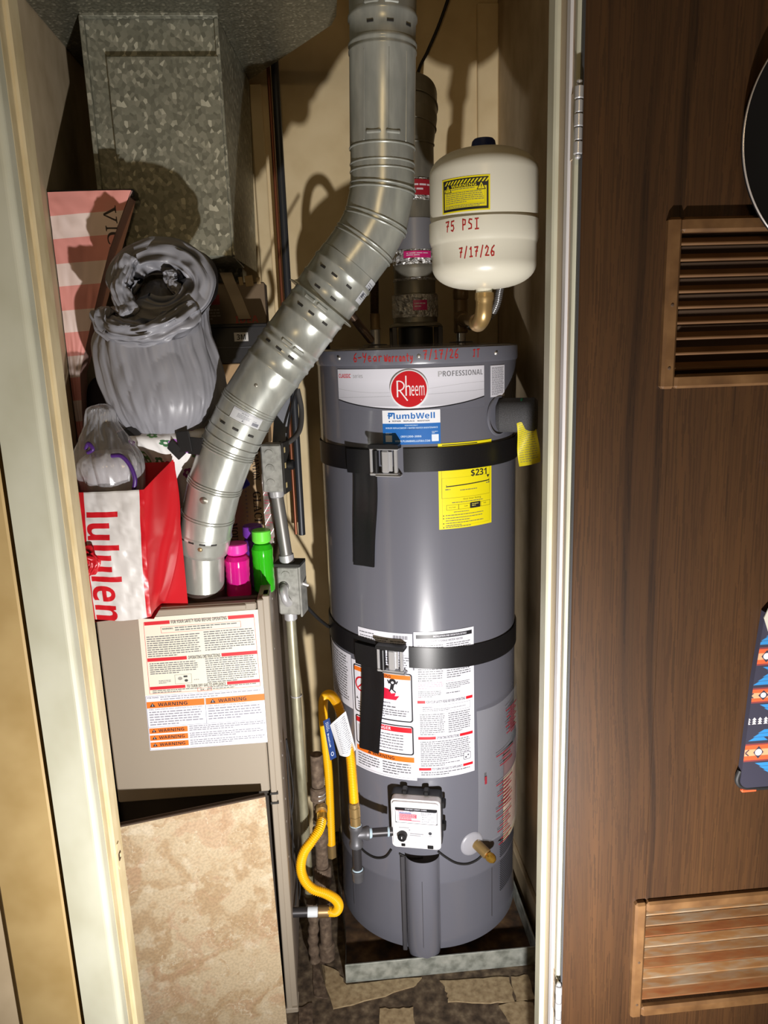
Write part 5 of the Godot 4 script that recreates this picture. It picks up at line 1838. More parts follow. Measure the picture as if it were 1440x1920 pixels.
	hose(st, [Vector3(-0.052, 0.462, -1.71), Vector3(-0.060, 0.452, -1.682), Vector3(-0.078, 0.436, -1.665), Vector3(-0.100, 0.408, -1.660), Vector3(-0.110, 0.370, -1.658), Vector3(-0.104, 0.335, -1.655), Vector3(-0.084, 0.307, -1.652), Vector3(-0.052, 0.290, -1.652), Vector3(-0.028, 0.268, -1.655), Vector3(-0.020, 0.242, -1.662), Vector3(-0.028, 0.219, -1.67), Vector3(-0.050, 0.212, -1.68)], 0.0125, 0.0046)
	obj("yellow_hose", st, M.yellow_hose, t)
	st = mb()
	rod(st, Vector3(-0.075, 0.214, -1.68), Vector3(-0.046, 0.212, -1.68), 0.0155, 6)
	obj("flare_nut", st, M.bronze, t)
	st = mb()
	rod(st, Vector3(-0.052, 0.470, -1.735), Vector3(-0.052, 0.462, -1.705), 0.0135, 12)
	obj("flare_nut", st, M.gold, t)
	st = mb()
	rod(st, Vector3(-0.104, 0.2165, -1.68), Vector3(-0.074, 0.214, -1.68), 0.0135, 18, 0.003)
	obj("thread_tape", st, mat(c8(224, 230, 236), 0.5), t, "white thread tape")
	st = mb()
	rod(st, Vector3(-0.145, 0.219, -1.68), Vector3(-0.100, 0.216, -1.68), 0.0125, 18)
	obj("stub_pipe", st, M.iron, t)
	# old iron supply riser
	t = thing("iron_riser", "rusty iron gas riser standing between the furnace and the heater", "pipe")
	st = mb()
	rod(st, Vector3(-0.060, 0.0, -1.752), Vector3(-0.058, 0.62, -1.758), 0.0165, 22)
	obj("pipe", st, M.rusty, t)
	st = mb()
	for q in [[0.0, 0.05, 0.022], [0.235, 0.29, 0.0235], [0.36, 0.41, 0.0205], [0.49, 0.53, 0.0205]]:
		rod(st, Vector3(-0.060, q[0], -1.753), Vector3(-0.059, q[1], -1.753), q[2], 22, 0.004)
	obj("coupling", st, M.rusty, t)
	st = mb()
	for q in [0.425, 0.434, 0.500, 0.512]:
		bead(st, Vector3(-0.058, q, -1.752), Vector3.UP, 0.0165, 0.003, 24)
	obj("clamp_ring", st, M.screw, t)
	st = mb()
	rod(st, Vector3(-0.052, 0.478, -1.742), Vector3(-0.052, 0.474, -1.725), 0.0155, 16)
	obj("stop_valve", st, M.brass, t)
	t = thing("cloth_wrapped_pipe", "pale dusty pipe running to the floor left of the rusty riser", "pipe")
	st = mb()
	tube(st, smooth_path([Vector3(-0.093, 0.0, -1.745), Vector3(-0.096, 0.06, -1.75), Vector3(-0.091, 0.13, -1.752), Vector3(-0.097, 0.20, -1.756)], 30), func(k2, _n): return 0.014 + 0.002 * sin(k2 * 1.3), 14)
	obj("wrap", st, M.rusty, t)

func build_electrics() -> void:
	var conduit := tripl(mat(Color.WHITE, 0.4, 0.45), noise_tex([[0.0, c8(120, 116, 92)], [0.5, c8(160, 156, 132)], [1.0, c8(178, 174, 150)]], 0.02, 50), Vector3(8, 2, 8))
	var grey := tripl(mat(Color.WHITE, 0.45, 0.35), noise_tex([[0.0, c8(132, 132, 126)], [0.5, c8(166, 166, 160)], [1.0, c8(182, 182, 176)]], 0.03, 51), Vector3(6, 6, 6))
	for q in [[Vector3(-0.1155, 1.378, -1.735), 0.050, 0.112, "grey junction box with three round knockouts right of the vent's lower elbow"], [Vector3(-0.096, 1.076, -1.750), 0.054, 0.122, "grey switch box at the top corner of the furnace"]]:
		var t := thing("junction_box", q[3], "electrical box", q[0], "grey electrical boxes")
		var B := Basis(Vector3.UP, -0.25)
		var st := mb()
		box(st, Vector3.ZERO, Vector3(q[1], q[2], 0.045), 0.004, B)
		obj("body", st, grey, t)
		var first: bool = q[2] < 0.12
		for y in ([0.034, 0.0, -0.034] if first else [0.040]):
			st = mb()
			lathe(st, [Vector2(0, 0.0012), Vector2(0.010, 0.0012), Vector2(0.0112, -0.001)], aim(B * Vector3(-0.004, y, 0.0228), B * Vector3(0, 0, 1)), 24)
			obj("knockout", st, grey, t)
		st = mb()
		box(st, B * Vector3(q[1] * 0.5 + 0.003, 0.0, -0.002), Vector3(0.005, q[2] + 0.008, 0.052), 0.0015, B)
		obj("cover_plate", st, M.slot if first else grey, t)
		if first:
			st = mb()
			rod(st, B * Vector3(0.030, 0.005, -0.004), B * Vector3(0.046, 0.005, -0.004), 0.012, 20, 0.003)
			obj("receptacle_cap", st, M.black_plastic, t)
			st = mb()
			for y in [-0.040, 0.006, 0.042]:
				box(st, B * Vector3(0.0295, y, 0.012), Vector3(0.003, 0.014, 0.010), 0.001, B)
			obj("paint_spot", st, mat(c8(206, 186, 132), 0.6), t)
		else:
			st = mb()
			box(st, B * Vector3(0.038, 0.012, 0.004), Vector3(0.018, 0.006, 0.005), 0.0015, B * Basis(Vector3(0, 0, 1), -0.35))
			obj("toggle", st, M.white_plastic, t)
			st = mb()
			lathe(st, [Vector2(0, 0.0), Vector2(0.012, 0.0), Vector2(0.0122, 0.002)], aim(B * Vector3(-0.010, 0.012, 0.0225), B * Vector3(0, 0, 1)), 20)
			obj("open_knockout", st, M.slot, t)
			st = mb()
			tube(st, smooth_path([B * Vector3(-0.010, 0.012, 0.012), B * Vector3(-0.008, 0.006, 0.034), B * Vector3(-0.004, -0.016, 0.036), B * Vector3(0.0, -0.03, 0.024)], 16), func(_k, _n): return 0.010, 14)
			obj("elbow_connector", st, M.zinc, t)
			st = mb()
			box(st, B * Vector3(0.0, q[2] * 0.5 + 0.004, 0.0), Vector3(q[1] + 0.012, 0.008, 0.054), 0.001, B)
			obj("top_lid", st, M.slot, t)
	var t := thing("conduit", "thin grey conduit joining the two electrical boxes", "conduit", Vector3.ZERO, "electrical conduits beside the furnace")
	var st := mb(); rod(st, Vector3(-0.1145, 1.312, -1.738), Vector3(-0.101, 1.150, -1.745), 0.0150, 22)
	obj("tube", st, mat(c8(120, 118, 114), 0.4, 0.5), t)
	st = mb(); rod(st, Vector3(-0.1028, 1.166, -1.745), Vector3(-0.1005, 1.142, -1.745), 0.0180, 22, 0.003)
	rod(st, Vector3(-0.1150, 1.324, -1.738), Vector3(-0.114, 1.306, -1.738), 0.0175, 22, 0.003)
	obj("connector", st, M.zinc, t)
	t = thing("conduit", "long pale conduit running down from the switch box along the furnace side", "conduit", Vector3.ZERO, "electrical conduits beside the furnace")
	st = mb(); rod(st, Vector3(-0.101, 1.015, -1.752), Vector3(-0.098, 0.17, -1.760), 0.0125, 22)
	obj("tube", st, conduit, t)
	st = mb()
	rod(st, Vector3(-0.101, 1.018, -1.752), Vector3(-0.1008, 0.994, -1.752), 0.0160, 22, 0.003)
	bead(st, Vector3(-0.0995, 0.79, -1.7545), Vector3.UP, 0.0125, 0.002, 24)
	obj("connector", st, M.zinc, t)
	t = thing("mounting_bar", "flat grey metal bar rising behind the upper junction box", "bracket")
	st = mb(); box(st, Vector3(-0.094, 1.50, -1.80), Vector3(0.036, 0.16, 0.003), 0.0005, Basis(Vector3(0, 0, 1), -0.12))
	obj("bar", st, mat(c8(120, 122, 128), 0.4, 0.5), t)
	t = thing("thermostat_wire", "thin dark wire hanging down from behind the vent to the junction box", "cable", Vector3.ZERO, "dark cables beside the furnace")
	st = mb(); cable(st, [Vector3(0.02, 1.70, -1.83), Vector3(-0.02, 1.63, -1.82), Vector3(-0.055, 1.555, -1.80), Vector3(-0.075, 1.49, -1.78), Vector3(-0.085, 1.43, -1.755)], 0.0028)
	obj("wire", st, M.black_rubber, t)
	t = thing("power_cable", "dark cable arching over the junction box from the wall", "cable", Vector3.ZERO, "dark cables beside the furnace")
	st = mb(); cable(st, [Vector3(-0.055, 1.55, -1.83), Vector3(-0.048, 1.50, -1.82), Vector3(-0.055, 1.455, -1.79), Vector3(-0.080, 1.432, -1.76), Vector3(-0.100, 1.430, -1.745)], 0.0065)
	obj("cable", st, mat(c8(72, 70, 68), 0.5), t)
	t = thing("switch_cable", "dark cable sloping from the switch box to behind the heater", "cable", Vector3.ZERO, "dark cables beside the furnace")
	st = mb(); cable(st, [Vector3(-0.072, 1.04, -1.77), Vector3(-0.060, 1.01, -1.79), Vector3(-0.035, 0.955, -1.85), Vector3(-0.012, 0.905, -1.92), Vector3(-0.005, 0.86, -2.0), Vector3(0.0, 0.6, -2.1)], 0.0042)
	obj("cable", st, M.black_rubber, t)
	t = thing("low_wire", "pair of thin wires hanging down the furnace side", "cable", Vector3.ZERO, "dark cables beside the furnace")
	st = mb(); cable(st, [Vector3(-0.128, 0.70, -1.70), Vector3(-0.130, 0.56, -1.70), Vector3(-0.126, 0.46, -1.69), Vector3(-0.130, 0.38, -1.69), Vector3(-0.124, 0.30, -1.69), Vector3(-0.132, 0.235, -1.685)], 0.0018)
	obj("wire", st, M.black_rubber, t)
	st = mb(); cable(st, [Vector3(-0.128, 0.70, -1.705), Vector3(-0.120, 0.55, -1.71), Vector3(-0.131, 0.45, -1.70), Vector3(-0.122, 0.36, -1.70), Vector3(-0.118, 0.28, -1.70), Vector3(-0.122, 0.24, -1.70)], 0.0018)
	obj("wire", st, M.black_rubber, t)

# ------------------------------------------------------------------ stored bags, boxes, bottles
func sack(st: SurfaceTool, rows: Array, amp: float, nu: int, nv: int, sd: float, flip := false) -> void:
	# rows: (y, centre x, centre z, half width, half depth) from top to bottom
	var m := rows.size() - 1
	grid(st, nu, nv, func(u, v):
		var f: float = clampf(v, 0.0, 1.0) * m
		var i := mini(int(f), m - 1)
		var t: float = f - i
		var r := []
		for c in 5:
			r.append(cubic_interpolate(rows[i][c], rows[i + 1][c], rows[maxi(i - 1, 0)][c], rows[mini(i + 2, m)][c], t))
		var a: float = u * TAU + PI
		var ca := cos(a)
		var sa := sin(a)
		var top := 1.0 - smoothstep(0.0, 0.75, v)
		var pleat := fnoise.get_noise_3d(ca * 1.6 + sd, sa * 1.6, v * 1.1) * 1.3 + (absf(fnoise.get_noise_3d(ca * 4.2, sa * 4.2 + sd, v * 0.7)) - 0.15) * (0.35 + 1.1 * top) + (absf(fnoise.get_noise_3d(ca * 9.0 + 3.0, sa * 9.0 + sd, v * 2.6 + ca)) - 0.15) * 0.35
		var crumple := (absf(fnoise.get_noise_3d(ca * 1.8 + 20.0, sa * 1.8 + sd + v * 2.0, v * 3.5)) - 0.15) * 0.8
		var k: float = 1.0 + (amp * minf(1.0, r[3] / 0.09) / maxf(r[3], 0.02)) * (pleat * 0.9 + crumple * 1.1)
		return Vector3(r[1] + sa * r[3] * k, r[0] + amp * 0.4 * crumple, r[2] + ca * r[4] * k), flip)

func crumpled_tube(st: SurfaceTool, pts: Array, r: float, amp: float, sd: float, n := 90, squash := 1.0) -> void:
	var path := smooth_path(pts, n)
	var m := path.size()
	grid(st, 30, n, func(u, v):
		var f: float = clampf(v, 0.0, 1.0) * (m - 1)
		var i := mini(int(f), m - 2)
		var c := path[i].lerp(path[i + 1], f - i)
		var T := (path[mini(i + 2, m - 1)] - path[maxi(i - 1, 0)]).normalized()
		var X := T.cross(Vector3(0, 0, 1)).normalized()
		var Y := T.cross(X)
		var a: float = -u * TAU
		var w := absf(fnoise.get_noise_3d(cos(a) * 1.7 + sd, sin(a) * 1.7, v * 1.6)) * 1.7 + fnoise.get_noise_3d(cos(a) * 0.8, sin(a) * 0.8 + sd, v * 5.0) * 1.0
		var rr: float = (r + amp * w) * sqrt(clampf(minf(v, 1.0 - v) * 14.0 + 0.15, 0.0, 1.0))
		return c + X * cos(a) * rr + Y * sin(a) * rr * squash)

func build_storage() -> void:
	# pink striped paper bag
	var t := thing("striped_bag", "pink and white striped paper shopping bag standing against the left wall", "bag")
	var st := mb()
	var k := Ink.new(420, 1000, c8(246, 224, 214))
	var pink := c8(238, 160, 150)
	for i in 6:
		var y := i * 196.0
		k.poly(PackedVector2Array([Vector2(0, y if i else -20.0), Vector2(420, y - 22.0), Vector2(420, y + 80.0), Vector2(0, y + 102.0)]), pink)
	var dk := c8(44, 32, 34)
	for q in [["V", 66, 72, 226], ["I", 147, 22, 229], ["C", 173, 50, 231], ["T", 226, 40, 236], ["O", 280, 48, 240], ["R", 336, 44, 244]]:
		k.text(q[0], q[3], q[1], 54, q[2], dk, false, "Droid Serif", true)
	var pm := printed(k.tex(), 0.5)
	var z0 := -1.752
	var fr := [Vector3(-0.556, 1.984, z0), Vector3(-0.381, 1.987, z0 + 0.008), Vector3(-0.441, 1.866, z0 + 0.006), Vector3(-0.534, 1.607, z0), Vector3(-0.546, 1.40, z0), Vector3(-0.550, 1.092, z0)]
	# front sheet as rows between the left edge and the slanting right edge
	var right := [Vector2(-0.381, 1.987), Vector2(-0.412, 1.926), Vector2(-0.441, 1.866), Vector2(-0.490, 1.735), Vector2(-0.534, 1.607), Vector2(-0.544, 1.45), Vector2(-0.548, 1.092)]
	var sheet := func(u: float, v: float) -> Vector3:
		var f := clampf(v, 0, 1) * 6.0
		var i := mini(int(f), 5)
		var e: Vector2 = right[i].lerp(right[i + 1], f - i)
		return Vector3(lerpf(-0.557, e.x, u), e.y, z0 + 0.008 * sin(u * 2.2) * (1 - v) + 0.002 * fnoise.get_noise_2d(u * 4.0, v * 9.0))
	for j in 24:
		for i in 10:
			var q := []
			for c in [[i, j], [i + 1, j], [i + 1, j + 1], [i, j + 1]]:
				var u: float = c[0] / 10.0
				var v: float = c[1] / 24.0
				var p: Vector3 = sheet.call(u, v)
				var du: Vector3 = sheet.call(u + 0.01, v) - p
				var dv: Vector3 = sheet.call(u, minf(v, 0.985) + 0.015) - sheet.call(u, minf(v, 0.985))
				q.append([p, Vector2((p.x + 0.557) / 0.21, (1.990 - p.y) / 0.50), dv.cross(du).normalized()])
			for m in [0, 1, 2, 0, 2, 3]:
				vx(st, q[m][0], q[m][2], q[m][1])
	obj("front_sheet", st, pm, t, "striped paper with dark serif letters down the side")
	st = mb()
	for i in 6:
		var a: Vector2 = right[i]
		var b: Vector2 = right[i + 1]
		poly(st, [Vector3(a.x, a.y, z0 + 0.002), Vector3(b.x, b.y, z0 + 0.002), Vector3(b.x, b.y, z0 - 0.05), Vector3(a.x, a.y, z0 - 0.05)], Vector3(b.y - a.y, a.x - b.x, 0).normalized() * -1.0)
	poly(st, [Vector3(-0.557, 1.987, z0 - 0.05), Vector3(-0.381, 1.987, z0 - 0.05), Vector3(-0.534, 1.607, z0 - 0.05), Vector3(-0.557, 1.607, z0 - 0.05)], Vector3(0, 0, -1))
	obj("gusset", st, mat(c8(226, 180, 168), 0.6), t)
	st = mb()
	box2(st, Vector3(-0.556, 1.975, z0 - 0.048), Vector3(-0.378, 1.992, z0 - 0.004), 0.002)
	obj("black_lining", st, M.black_plastic, t, "black lining at the top edge")
	# grey plastic bag
	t = thing("grey_plastic_bag", "full grey plastic carrier bag with looped handles, in front of the upright duct", "bag")
	st = mb()
	sack(st, [[1.742, -0.325, -1.70, 0.004, 0.004], [1.746, -0.325, -1.70, 0.060, 0.045], [1.742, -0.330, -1.695, 0.097, 0.078], [1.72, -0.340, -1.69, 0.108, 0.088], [1.665, -0.350, -1.685, 0.125, 0.100], [1.60, -0.340, -1.685, 0.132, 0.108], [1.54, -0.332, -1.685, 0.124, 0.108], [1.49, -0.335, -1.69, 0.094, 0.085], [1.462, -0.345, -1.69, 0.045, 0.045], [1.455, -0.348, -1.69, 0.004, 0.004]], 0.0085, 150, 110, 3.0)
	obj("body", st, M.grey_bag, t)
	st = mb()
	var loop := []
	for i in 15:
		var a := -2.35 + TAU * 0.93 * i / 14.0
		loop.append(Vector3(-0.318 + 0.078 * cos(a), 1.785 + 0.060 * sin(a), -1.655 - 0.02 * sin(a)))
	crumpled_tube(st, loop, 0.030, 0.009, 5.0, 120)
	obj("handle_loop", st, M.grey_bag, t)
	st = mb()
	crumpled_tube(st, [Vector3(-0.435, 1.735, -1.635), Vector3(-0.420, 1.700, -1.605), Vector3(-0.36, 1.685, -1.585), Vector3(-0.30, 1.700, -1.588), Vector3(-0.245, 1.735, -1.62)], 0.020, 0.010, 9.0, 90)
	obj("folded_lip", st, M.grey_bag, t)
	st = mb()
	crumpled_tube(st, [Vector3(-0.372, 1.84, -1.635), Vector3(-0.392, 1.78, -1.615), Vector3(-0.375, 1.72, -1.600)], 0.018, 0.005, 2.0, 60)
	crumpled_tube(st, [Vector3(-0.300, 1.81, -1.648), Vector3(-0.292, 1.785, -1.642), Vector3(-0.275, 1.765, -1.64)], 0.012, 0.004, 12.0, 40)
	obj("twist", st, M.grey_bag, t)
	st = mb()
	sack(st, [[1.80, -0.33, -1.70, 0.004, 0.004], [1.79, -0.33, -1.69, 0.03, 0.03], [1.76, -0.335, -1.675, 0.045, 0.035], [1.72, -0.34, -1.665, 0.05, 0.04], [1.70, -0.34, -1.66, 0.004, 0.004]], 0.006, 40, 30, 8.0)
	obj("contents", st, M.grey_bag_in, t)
	# floral cloth bag
	t = thing("floral_bag", "white cloth bag with purple and green flowers and black straps under the grey bag", "bag")
	k = Ink.new(512, 512, c8(226, 224, 222))
	var fr2 := RandomNumberGenerator.new()
	fr2.seed = 4
	for i in 60:
		var c := Vector2(fr2.randf() * 512, fr2.randf() * 512)
		var col: Color = [c8(122, 52, 140), c8(160, 96, 178), c8(92, 140, 84), c8(60, 110, 70), c8(146, 60, 130)][i % 5]
		for p in 5:
			var a := TAU * p / 5.0 + i
			k.disc(c + Vector2(cos(a), sin(a)) * 15, 12, col, 9)
		k.disc(c, 8, c8(226, 224, 222))
	var fm := mat(Color.WHITE, 0.8)
	fm.albedo_texture = k.tex()
	fm.uv1_scale = Vector3(2.5, 1.5, 1)
	st = mb()
	sack(st, [[1.490, -0.35, -1.69, 0.004, 0.004], [1.486, -0.345, -1.685, 0.09, 0.05], [1.465, -0.335, -1.68, 0.105, 0.075], [1.42, -0.325, -1.695, 0.082, 0.07], [1.36, -0.34, -1.74, 0.07, 0.06], [1.25, -0.34, -1.80, 0.06, 0.06], [1.12, -0.36, -1.84, 0.08, 0.07], [1.092, -0.36, -1.84, 0.004, 0.004]], 0.006, 70, 60, 15.0)
	obj("cloth", st, fm, t)
	for q in [[Vector3(-0.292, 1.462, -1.600), Vector3(0.030, 0.044, 0.004), 0.1], [Vector3(-0.268, 1.452, -1.598), Vector3(0.034, 0.036, 0.004), -0.1], [Vector3(-0.312, 1.445, -1.606), Vector3(0.024, 0.040, 0.004), 0.7], [Vector3(-0.41, 1.478, -1.63), Vector3(0.05, 0.03, 0.004), 0.4]]:
		st = mb()
		box(st, q[0], q[1], 0.001, Basis(Vector3(0, 0, 1), q[2]) * Basis(Vector3.UP, -0.3))
		obj("strap", st, M.black_rubber, t)
	# dark cloth behind
	t = thing("dark_cloth", "dark folded cloth tucked behind the clear plastic bag", "cloth")
	st = mb()
	sack(st, [[1.60, -0.47, -1.83, 0.004, 0.004], [1.59, -0.47, -1.83, 0.06, 0.05], [1.53, -0.46, -1.82, 0.085, 0.07], [1.40, -0.46, -1.84, 0.085, 0.09], [1.20, -0.45, -1.86, 0.08, 0.09], [1.092, -0.45, -1.86, 0.07, 0.08], [1.09, -0.45, -1.86, 0.004, 0.004]], 0.007, 60, 50, 25.0)
	obj("fabric", st, mat(c8(34, 28, 38), 0.9), t)
	# red and white tote
	t = thing("tote_bag", "red and white plastic tote bag hanging over the front edge of the furnace", "bag")
	k = Ink.new(360, 700, c8(212, 208, 204))
	var red := c8(196, 22, 34)
	k.rect(0, 0, 42, 700, red)
	k.rect(42, 0, 318, 8, c8(190, 186, 180))
	k.text("lululem", 46, 104, 172, 655, red, true, "Droid Sans", true)
	k.rect(336, 0, 24, 700, red)
	var front := func(u: float, v: float) -> Vector3:
		var x0 := lerpf(-0.500, -0.506, v)
		var x1 := lerpf(-0.366, -0.378, v)
		return Vector3(lerpf(x0, x1, u), lerpf(1.378, 1.106, v) + 0.003 * cos(u * 5.0) * v, -1.522 + 0.012 * sin(v * 3.0) + 0.006 * sin(u * 3.0) + 0.003 * fnoise.get_noise_2d(u * 4.0 + 3.0, v * 5.0))
	st = mb()
	grid(st, 16, 30, front)
	obj("front_panel", st, printed(k.tex(), 0.35), t, "white panel with red lettering")
	var redm := mat(red, 0.3)
	redm.clearcoat_enabled = true
	redm.clearcoat = 0.3
	var sideg := func(u: float, v: float) -> Vector3:
		var a: Vector3 = front.call(1.0, v)
		var bulge := sin(clampf(v, 0, 1) * PI) * 0.012
		var top := 0.048 * (1.0 - v) * u
		return Vector3(lerpf(a.x, lerpf(-0.318, -0.366, v * v), u) + bulge * u, a.y + top + 0.008 * sin(v * 14.0) * u * (1.0 - u) * 4.0, lerpf(a.z, -1.600, u) + 0.010 * sin(u * 5.0 + v * 6.0) * u * (1.0 - u) * 4.0)
	st = mb()
	grid(st, 14, 26, sideg)
	obj("side_gusset", st, redm, t, "creased red side")
	st = mb()
	grid(st, 12, 20, func(u, v): return Vector3(lerpf(-0.316, -0.512, u), lerpf(1.42, 1.094, v), -1.602 - 0.006 * sin(u * PI)), false)
	obj("back_panel", st, redm, t)
	st = mb()
	grid(st, 6, 20, func(u, v): return Vector3(lerpf(-0.525, -0.503, u), lerpf(1.40, 1.106, v), lerpf(-1.604, -1.522, u)))
	obj("left_gusset", st, redm, t)
	st = mb()
	grid(st, 8, 6, func(u, v): return Vector3(lerpf(-0.506, -0.372, u), 1.102 + 0.004 * sin(u * 3.0), lerpf(-1.516, -1.60, v)))
	obj("bottom", st, redm, t)
	st = mb()
	crumpled_tube(st, [Vector3(-0.505, 1.262, -1.515), Vector3(-0.490, 1.252, -1.505), Vector3(-0.484, 1.236, -1.505), Vector3(-0.502, 1.215, -1.515)], 0.012, 0.010, 31.0, 40)
	obj("handle_knot", st, redm, t)
	# clear bag in the tote
	t = thing("clear_plastic_bag", "crumpled clear plastic bag with a purple drawstring stuffed in the top of the tote", "bag")
	st = mb()
	sack(st, [[1.455, -0.44, -1.575, 0.004, 0.004], [1.450, -0.44, -1.572, 0.04, 0.022], [1.43, -0.445, -1.568, 0.056, 0.030], [1.39, -0.446, -1.566, 0.058, 0.032], [1.34, -0.446, -1.566, 0.05, 0.028], [1.30, -0.446, -1.566, 0.004, 0.004]], 0.006, 50, 40, 41.0)
	obj("stuffing", st, mat(c8(178, 172, 172), 0.5), t)
	st = mb()
	sack(st, [[1.545, -0.462, -1.63, 0.006, 0.006], [1.535, -0.462, -1.63, 0.030, 0.026], [1.505, -0.464, -1.625, 0.034, 0.03], [1.475, -0.458, -1.61, 0.050, 0.042], [1.435, -0.445, -1.575, 0.068, 0.048], [1.385, -0.440, -1.566, 0.064, 0.038], [1.33, -0.444, -1.564, 0.052, 0.034], [1.29, -0.446, -1.564, 0.004, 0.004]], 0.009, 90, 80, 47.0)
	obj("film", st, M.clear_bag, t)
	st = mb()
	var pur := mat(c8(72, 36, 110), 0.4)
	cable(st, [Vector3(-0.425, 1.448, -1.532), Vector3(-0.405, 1.447, -1.528), Vector3(-0.390, 1.428, -1.527), Vector3(-0.383, 1.400, -1.527), Vector3(-0.388, 1.378, -1.53)], 0.0045)
	cable(st, [Vector3(-0.478, 1.462, -1.545), Vector3(-0.470, 1.474, -1.54), Vector3(-0.462, 1.462, -1.538), Vector3(-0.474, 1.455, -1.54)], 0.004)
	obj("drawstring", st, pur, t, "purple drawstring")
	# bubble bottles
	for q in [["bubble_bottle", "pink translucent bubble bottle, frontmost of the three on the furnace top", Vector3(-0.2105, 1.0885, -1.675), c8(255, 40, 170), c8(236, 60, 170), 0.029, 0.128], ["bubble_bottle", "purple translucent bubble bottle, standing between the pink and the green ones", Vector3(-0.1785, 1.0885, -1.752), c8(130, 70, 190), c8(120, 60, 170), 0.027, 0.150], ["bubble_bottle", "green translucent bubble bottle, rearmost of the three by the switch box", Vector3(-0.1540, 1.0885, -1.700), c8(70, 225, 40), c8(110, 226, 70), 0.0255, 0.150]]:
		t = thing(q[0], q[1], "bottle", q[2], "bubble bottles on the furnace")
		var r: float = q[5]
		var h: float = q[6]
		var prof := [Vector2(r * 0.55, h * 0.80), Vector2(r * 0.8, h * 0.77), Vector2(r, h * 0.70)]
		for i in 9:
			prof.append(Vector2(r * (0.955 if i % 2 else 0.99), h * (0.62 - i * 0.052)))
		prof += [Vector2(r, h * 0.14), Vector2(r * 0.98, h * 0.04), Vector2(r * 0.8, 0.0), Vector2(0, 0.0)]
		st = mb()
		lathe(st, prof, Transform3D(), 10, 25)
		var bm := mat(Color(q[3].r, q[3].g, q[3].b, 0.5), 0.12)
		bm.refraction_enabled = true
		bm.refraction_scale = 0.033
		var cm := mat(q[3], 0.35)
		cm.backlight_enabled = true
		cm.backlight = Color(q[3].r, q[3].g, q[3].b) * 0.5
		cm.clearcoat_enabled = true
		cm.clearcoat = 0.8
		cm.clearcoat_roughness = 0.1
		obj("bottle", st, bm, t)
		st = mb()
		lathe(st, [Vector2(0, h), Vector2(r * 0.78, h), Vector2(r * 0.86, h * 0.985), Vector2(r * 0.88, h * 0.84), Vector2(r * 0.7, h * 0.80)], Transform3D(), 26)
		obj("cap", st, mat(q[4], 0.3), t)
	# boxes behind
	t = thing("water_box", "beige cardboard carton printed GLACIER behind the vent's lower elbow", "carton")
	st = mb()
	box2(st, Vector3(-0.262, 1.090, -2.06), Vector3(-0.150, 1.392, -1.90), 0.002)
	obj("carton", st, M.card, t)
	k = Ink.new(220, 600, c8(186, 158, 120))
	k.text("CANYON", 158, 10, 34, 130, c8(50, 42, 36), true, "Droid Serif", true)
	k.text("GLACIER", 150, 200, 40, 230, c8(50, 42, 36), true, "Droid Serif", true)
	k.fine(110, 60, 10, 300, 14, c8(110, 90, 66))
	k.text("MOUNTAIN", 20, 360, 40, 220, c8(50, 42, 36), true, "Droid Serif", true)
	st = mb()
	card(st, Vector3(-0.261, 1.391, -1.8995), Vector3(-0.151, 1.391, -1.8995), Vector3(-0.151, 1.091, -1.8995), Vector3(-0.261, 1.091, -1.8995))
	obj("print", st, printed(k.tex(), 0.8), t)
	t = thing("blue_packet", "small bright blue packet wedged behind the vent's lower elbow", "packet")
	st = mb()
	box(st, Vector3(-0.212, 1.33, -1.87), Vector3(0.03, 0.05, 0.012), 0.003, Basis(Vector3(0, 0, 1), 0.5))
	obj("packet", st, mat(c8(52, 48, 170), 0.4), t)
	t = thing("printed_film", "strip of clear wrapping film with red print hanging left of the conduit", "film")
	k = Ink.new(80, 320, c8(150, 140, 132))
	for i in 9:
		k.fine(10, 10 + i * 34, 62, 24, 2, c8(190, 40, 60))
	st = mb()
	var ff := func(u: float, v: float) -> Vector3: return Vector3(lerpf(-0.152, -0.130, u), lerpf(1.352, 1.175, v), -1.80 + 0.006 * sin(v * 15.0 + u * 3.0))
	grid(st, 6, 30, ff)
	grid(st, 6, 30, func(u, v): return ff.call(u, v) + Vector3(0, 0, -0.001), true)
	obj("film", st, printed(k.tex(), 0.25), t)
	t = thing("filter_box", "flat black box with a white 3M label lying behind the vent", "box")
	st = mb()
	box2(st, Vector3(-0.300, 1.615, -2.085), Vector3(-0.125, 1.704, -1.905), 0.002)
	obj("carton", st, mat(c8(30, 30, 33), 0.5), t)
	st = mb()
	box2(st, Vector3(-0.300, 1.700, -2.085), Vector3(-0.122, 1.709, -1.900), 0.002)
	obj("lid", st, mat(c8(18, 18, 20), 0.5), t)
	k = Ink.new(140, 80, c8(196, 194, 190))
	k.text("3M", 26, 16, 88, 50, c8(20, 20, 22))
	st = mb()
	card(st, Vector3(-0.204, 1.688, -1.904), Vector3(-0.170, 1.688, -1.904), Vector3(-0.170, 1.667, -1.904), Vector3(-0.204, 1.667, -1.904))
	obj("maker_label", st, printed(k.tex(), 0.6), t)
	st = mb()
	box2(st, Vector3(-0.300, 1.652, -1.9055), Vector3(-0.126, 1.654, -1.9035), 0.0)
	obj("seam", st, mat(c8(70, 70, 74), 0.5), t)
	t = thing("tall_carton", "brown cardboard carton standing under the black box behind the vent", "carton")
	st = mb()
	box2(st, Vector3(-0.300, 1.090, -2.095), Vector3(-0.128, 1.614, -2.065), 0.002)
	box2(st, Vector3(-0.300, 1.400, -2.095), Vector3(-0.140, 1.614, -1.915), 0.002)
	obj("carton", st, M.card, t)
	t = thing("open_carton", "torn brown carton with red letters and a strip of tape on the black box", "carton")
	st = mb()
	box2(st, Vector3(-0.300, 1.710, -2.085), Vector3(-0.128, 1.812, -1.985), 0.002)
	obj("carton", st, mat(c8(92, 76, 58), 0.8), t)
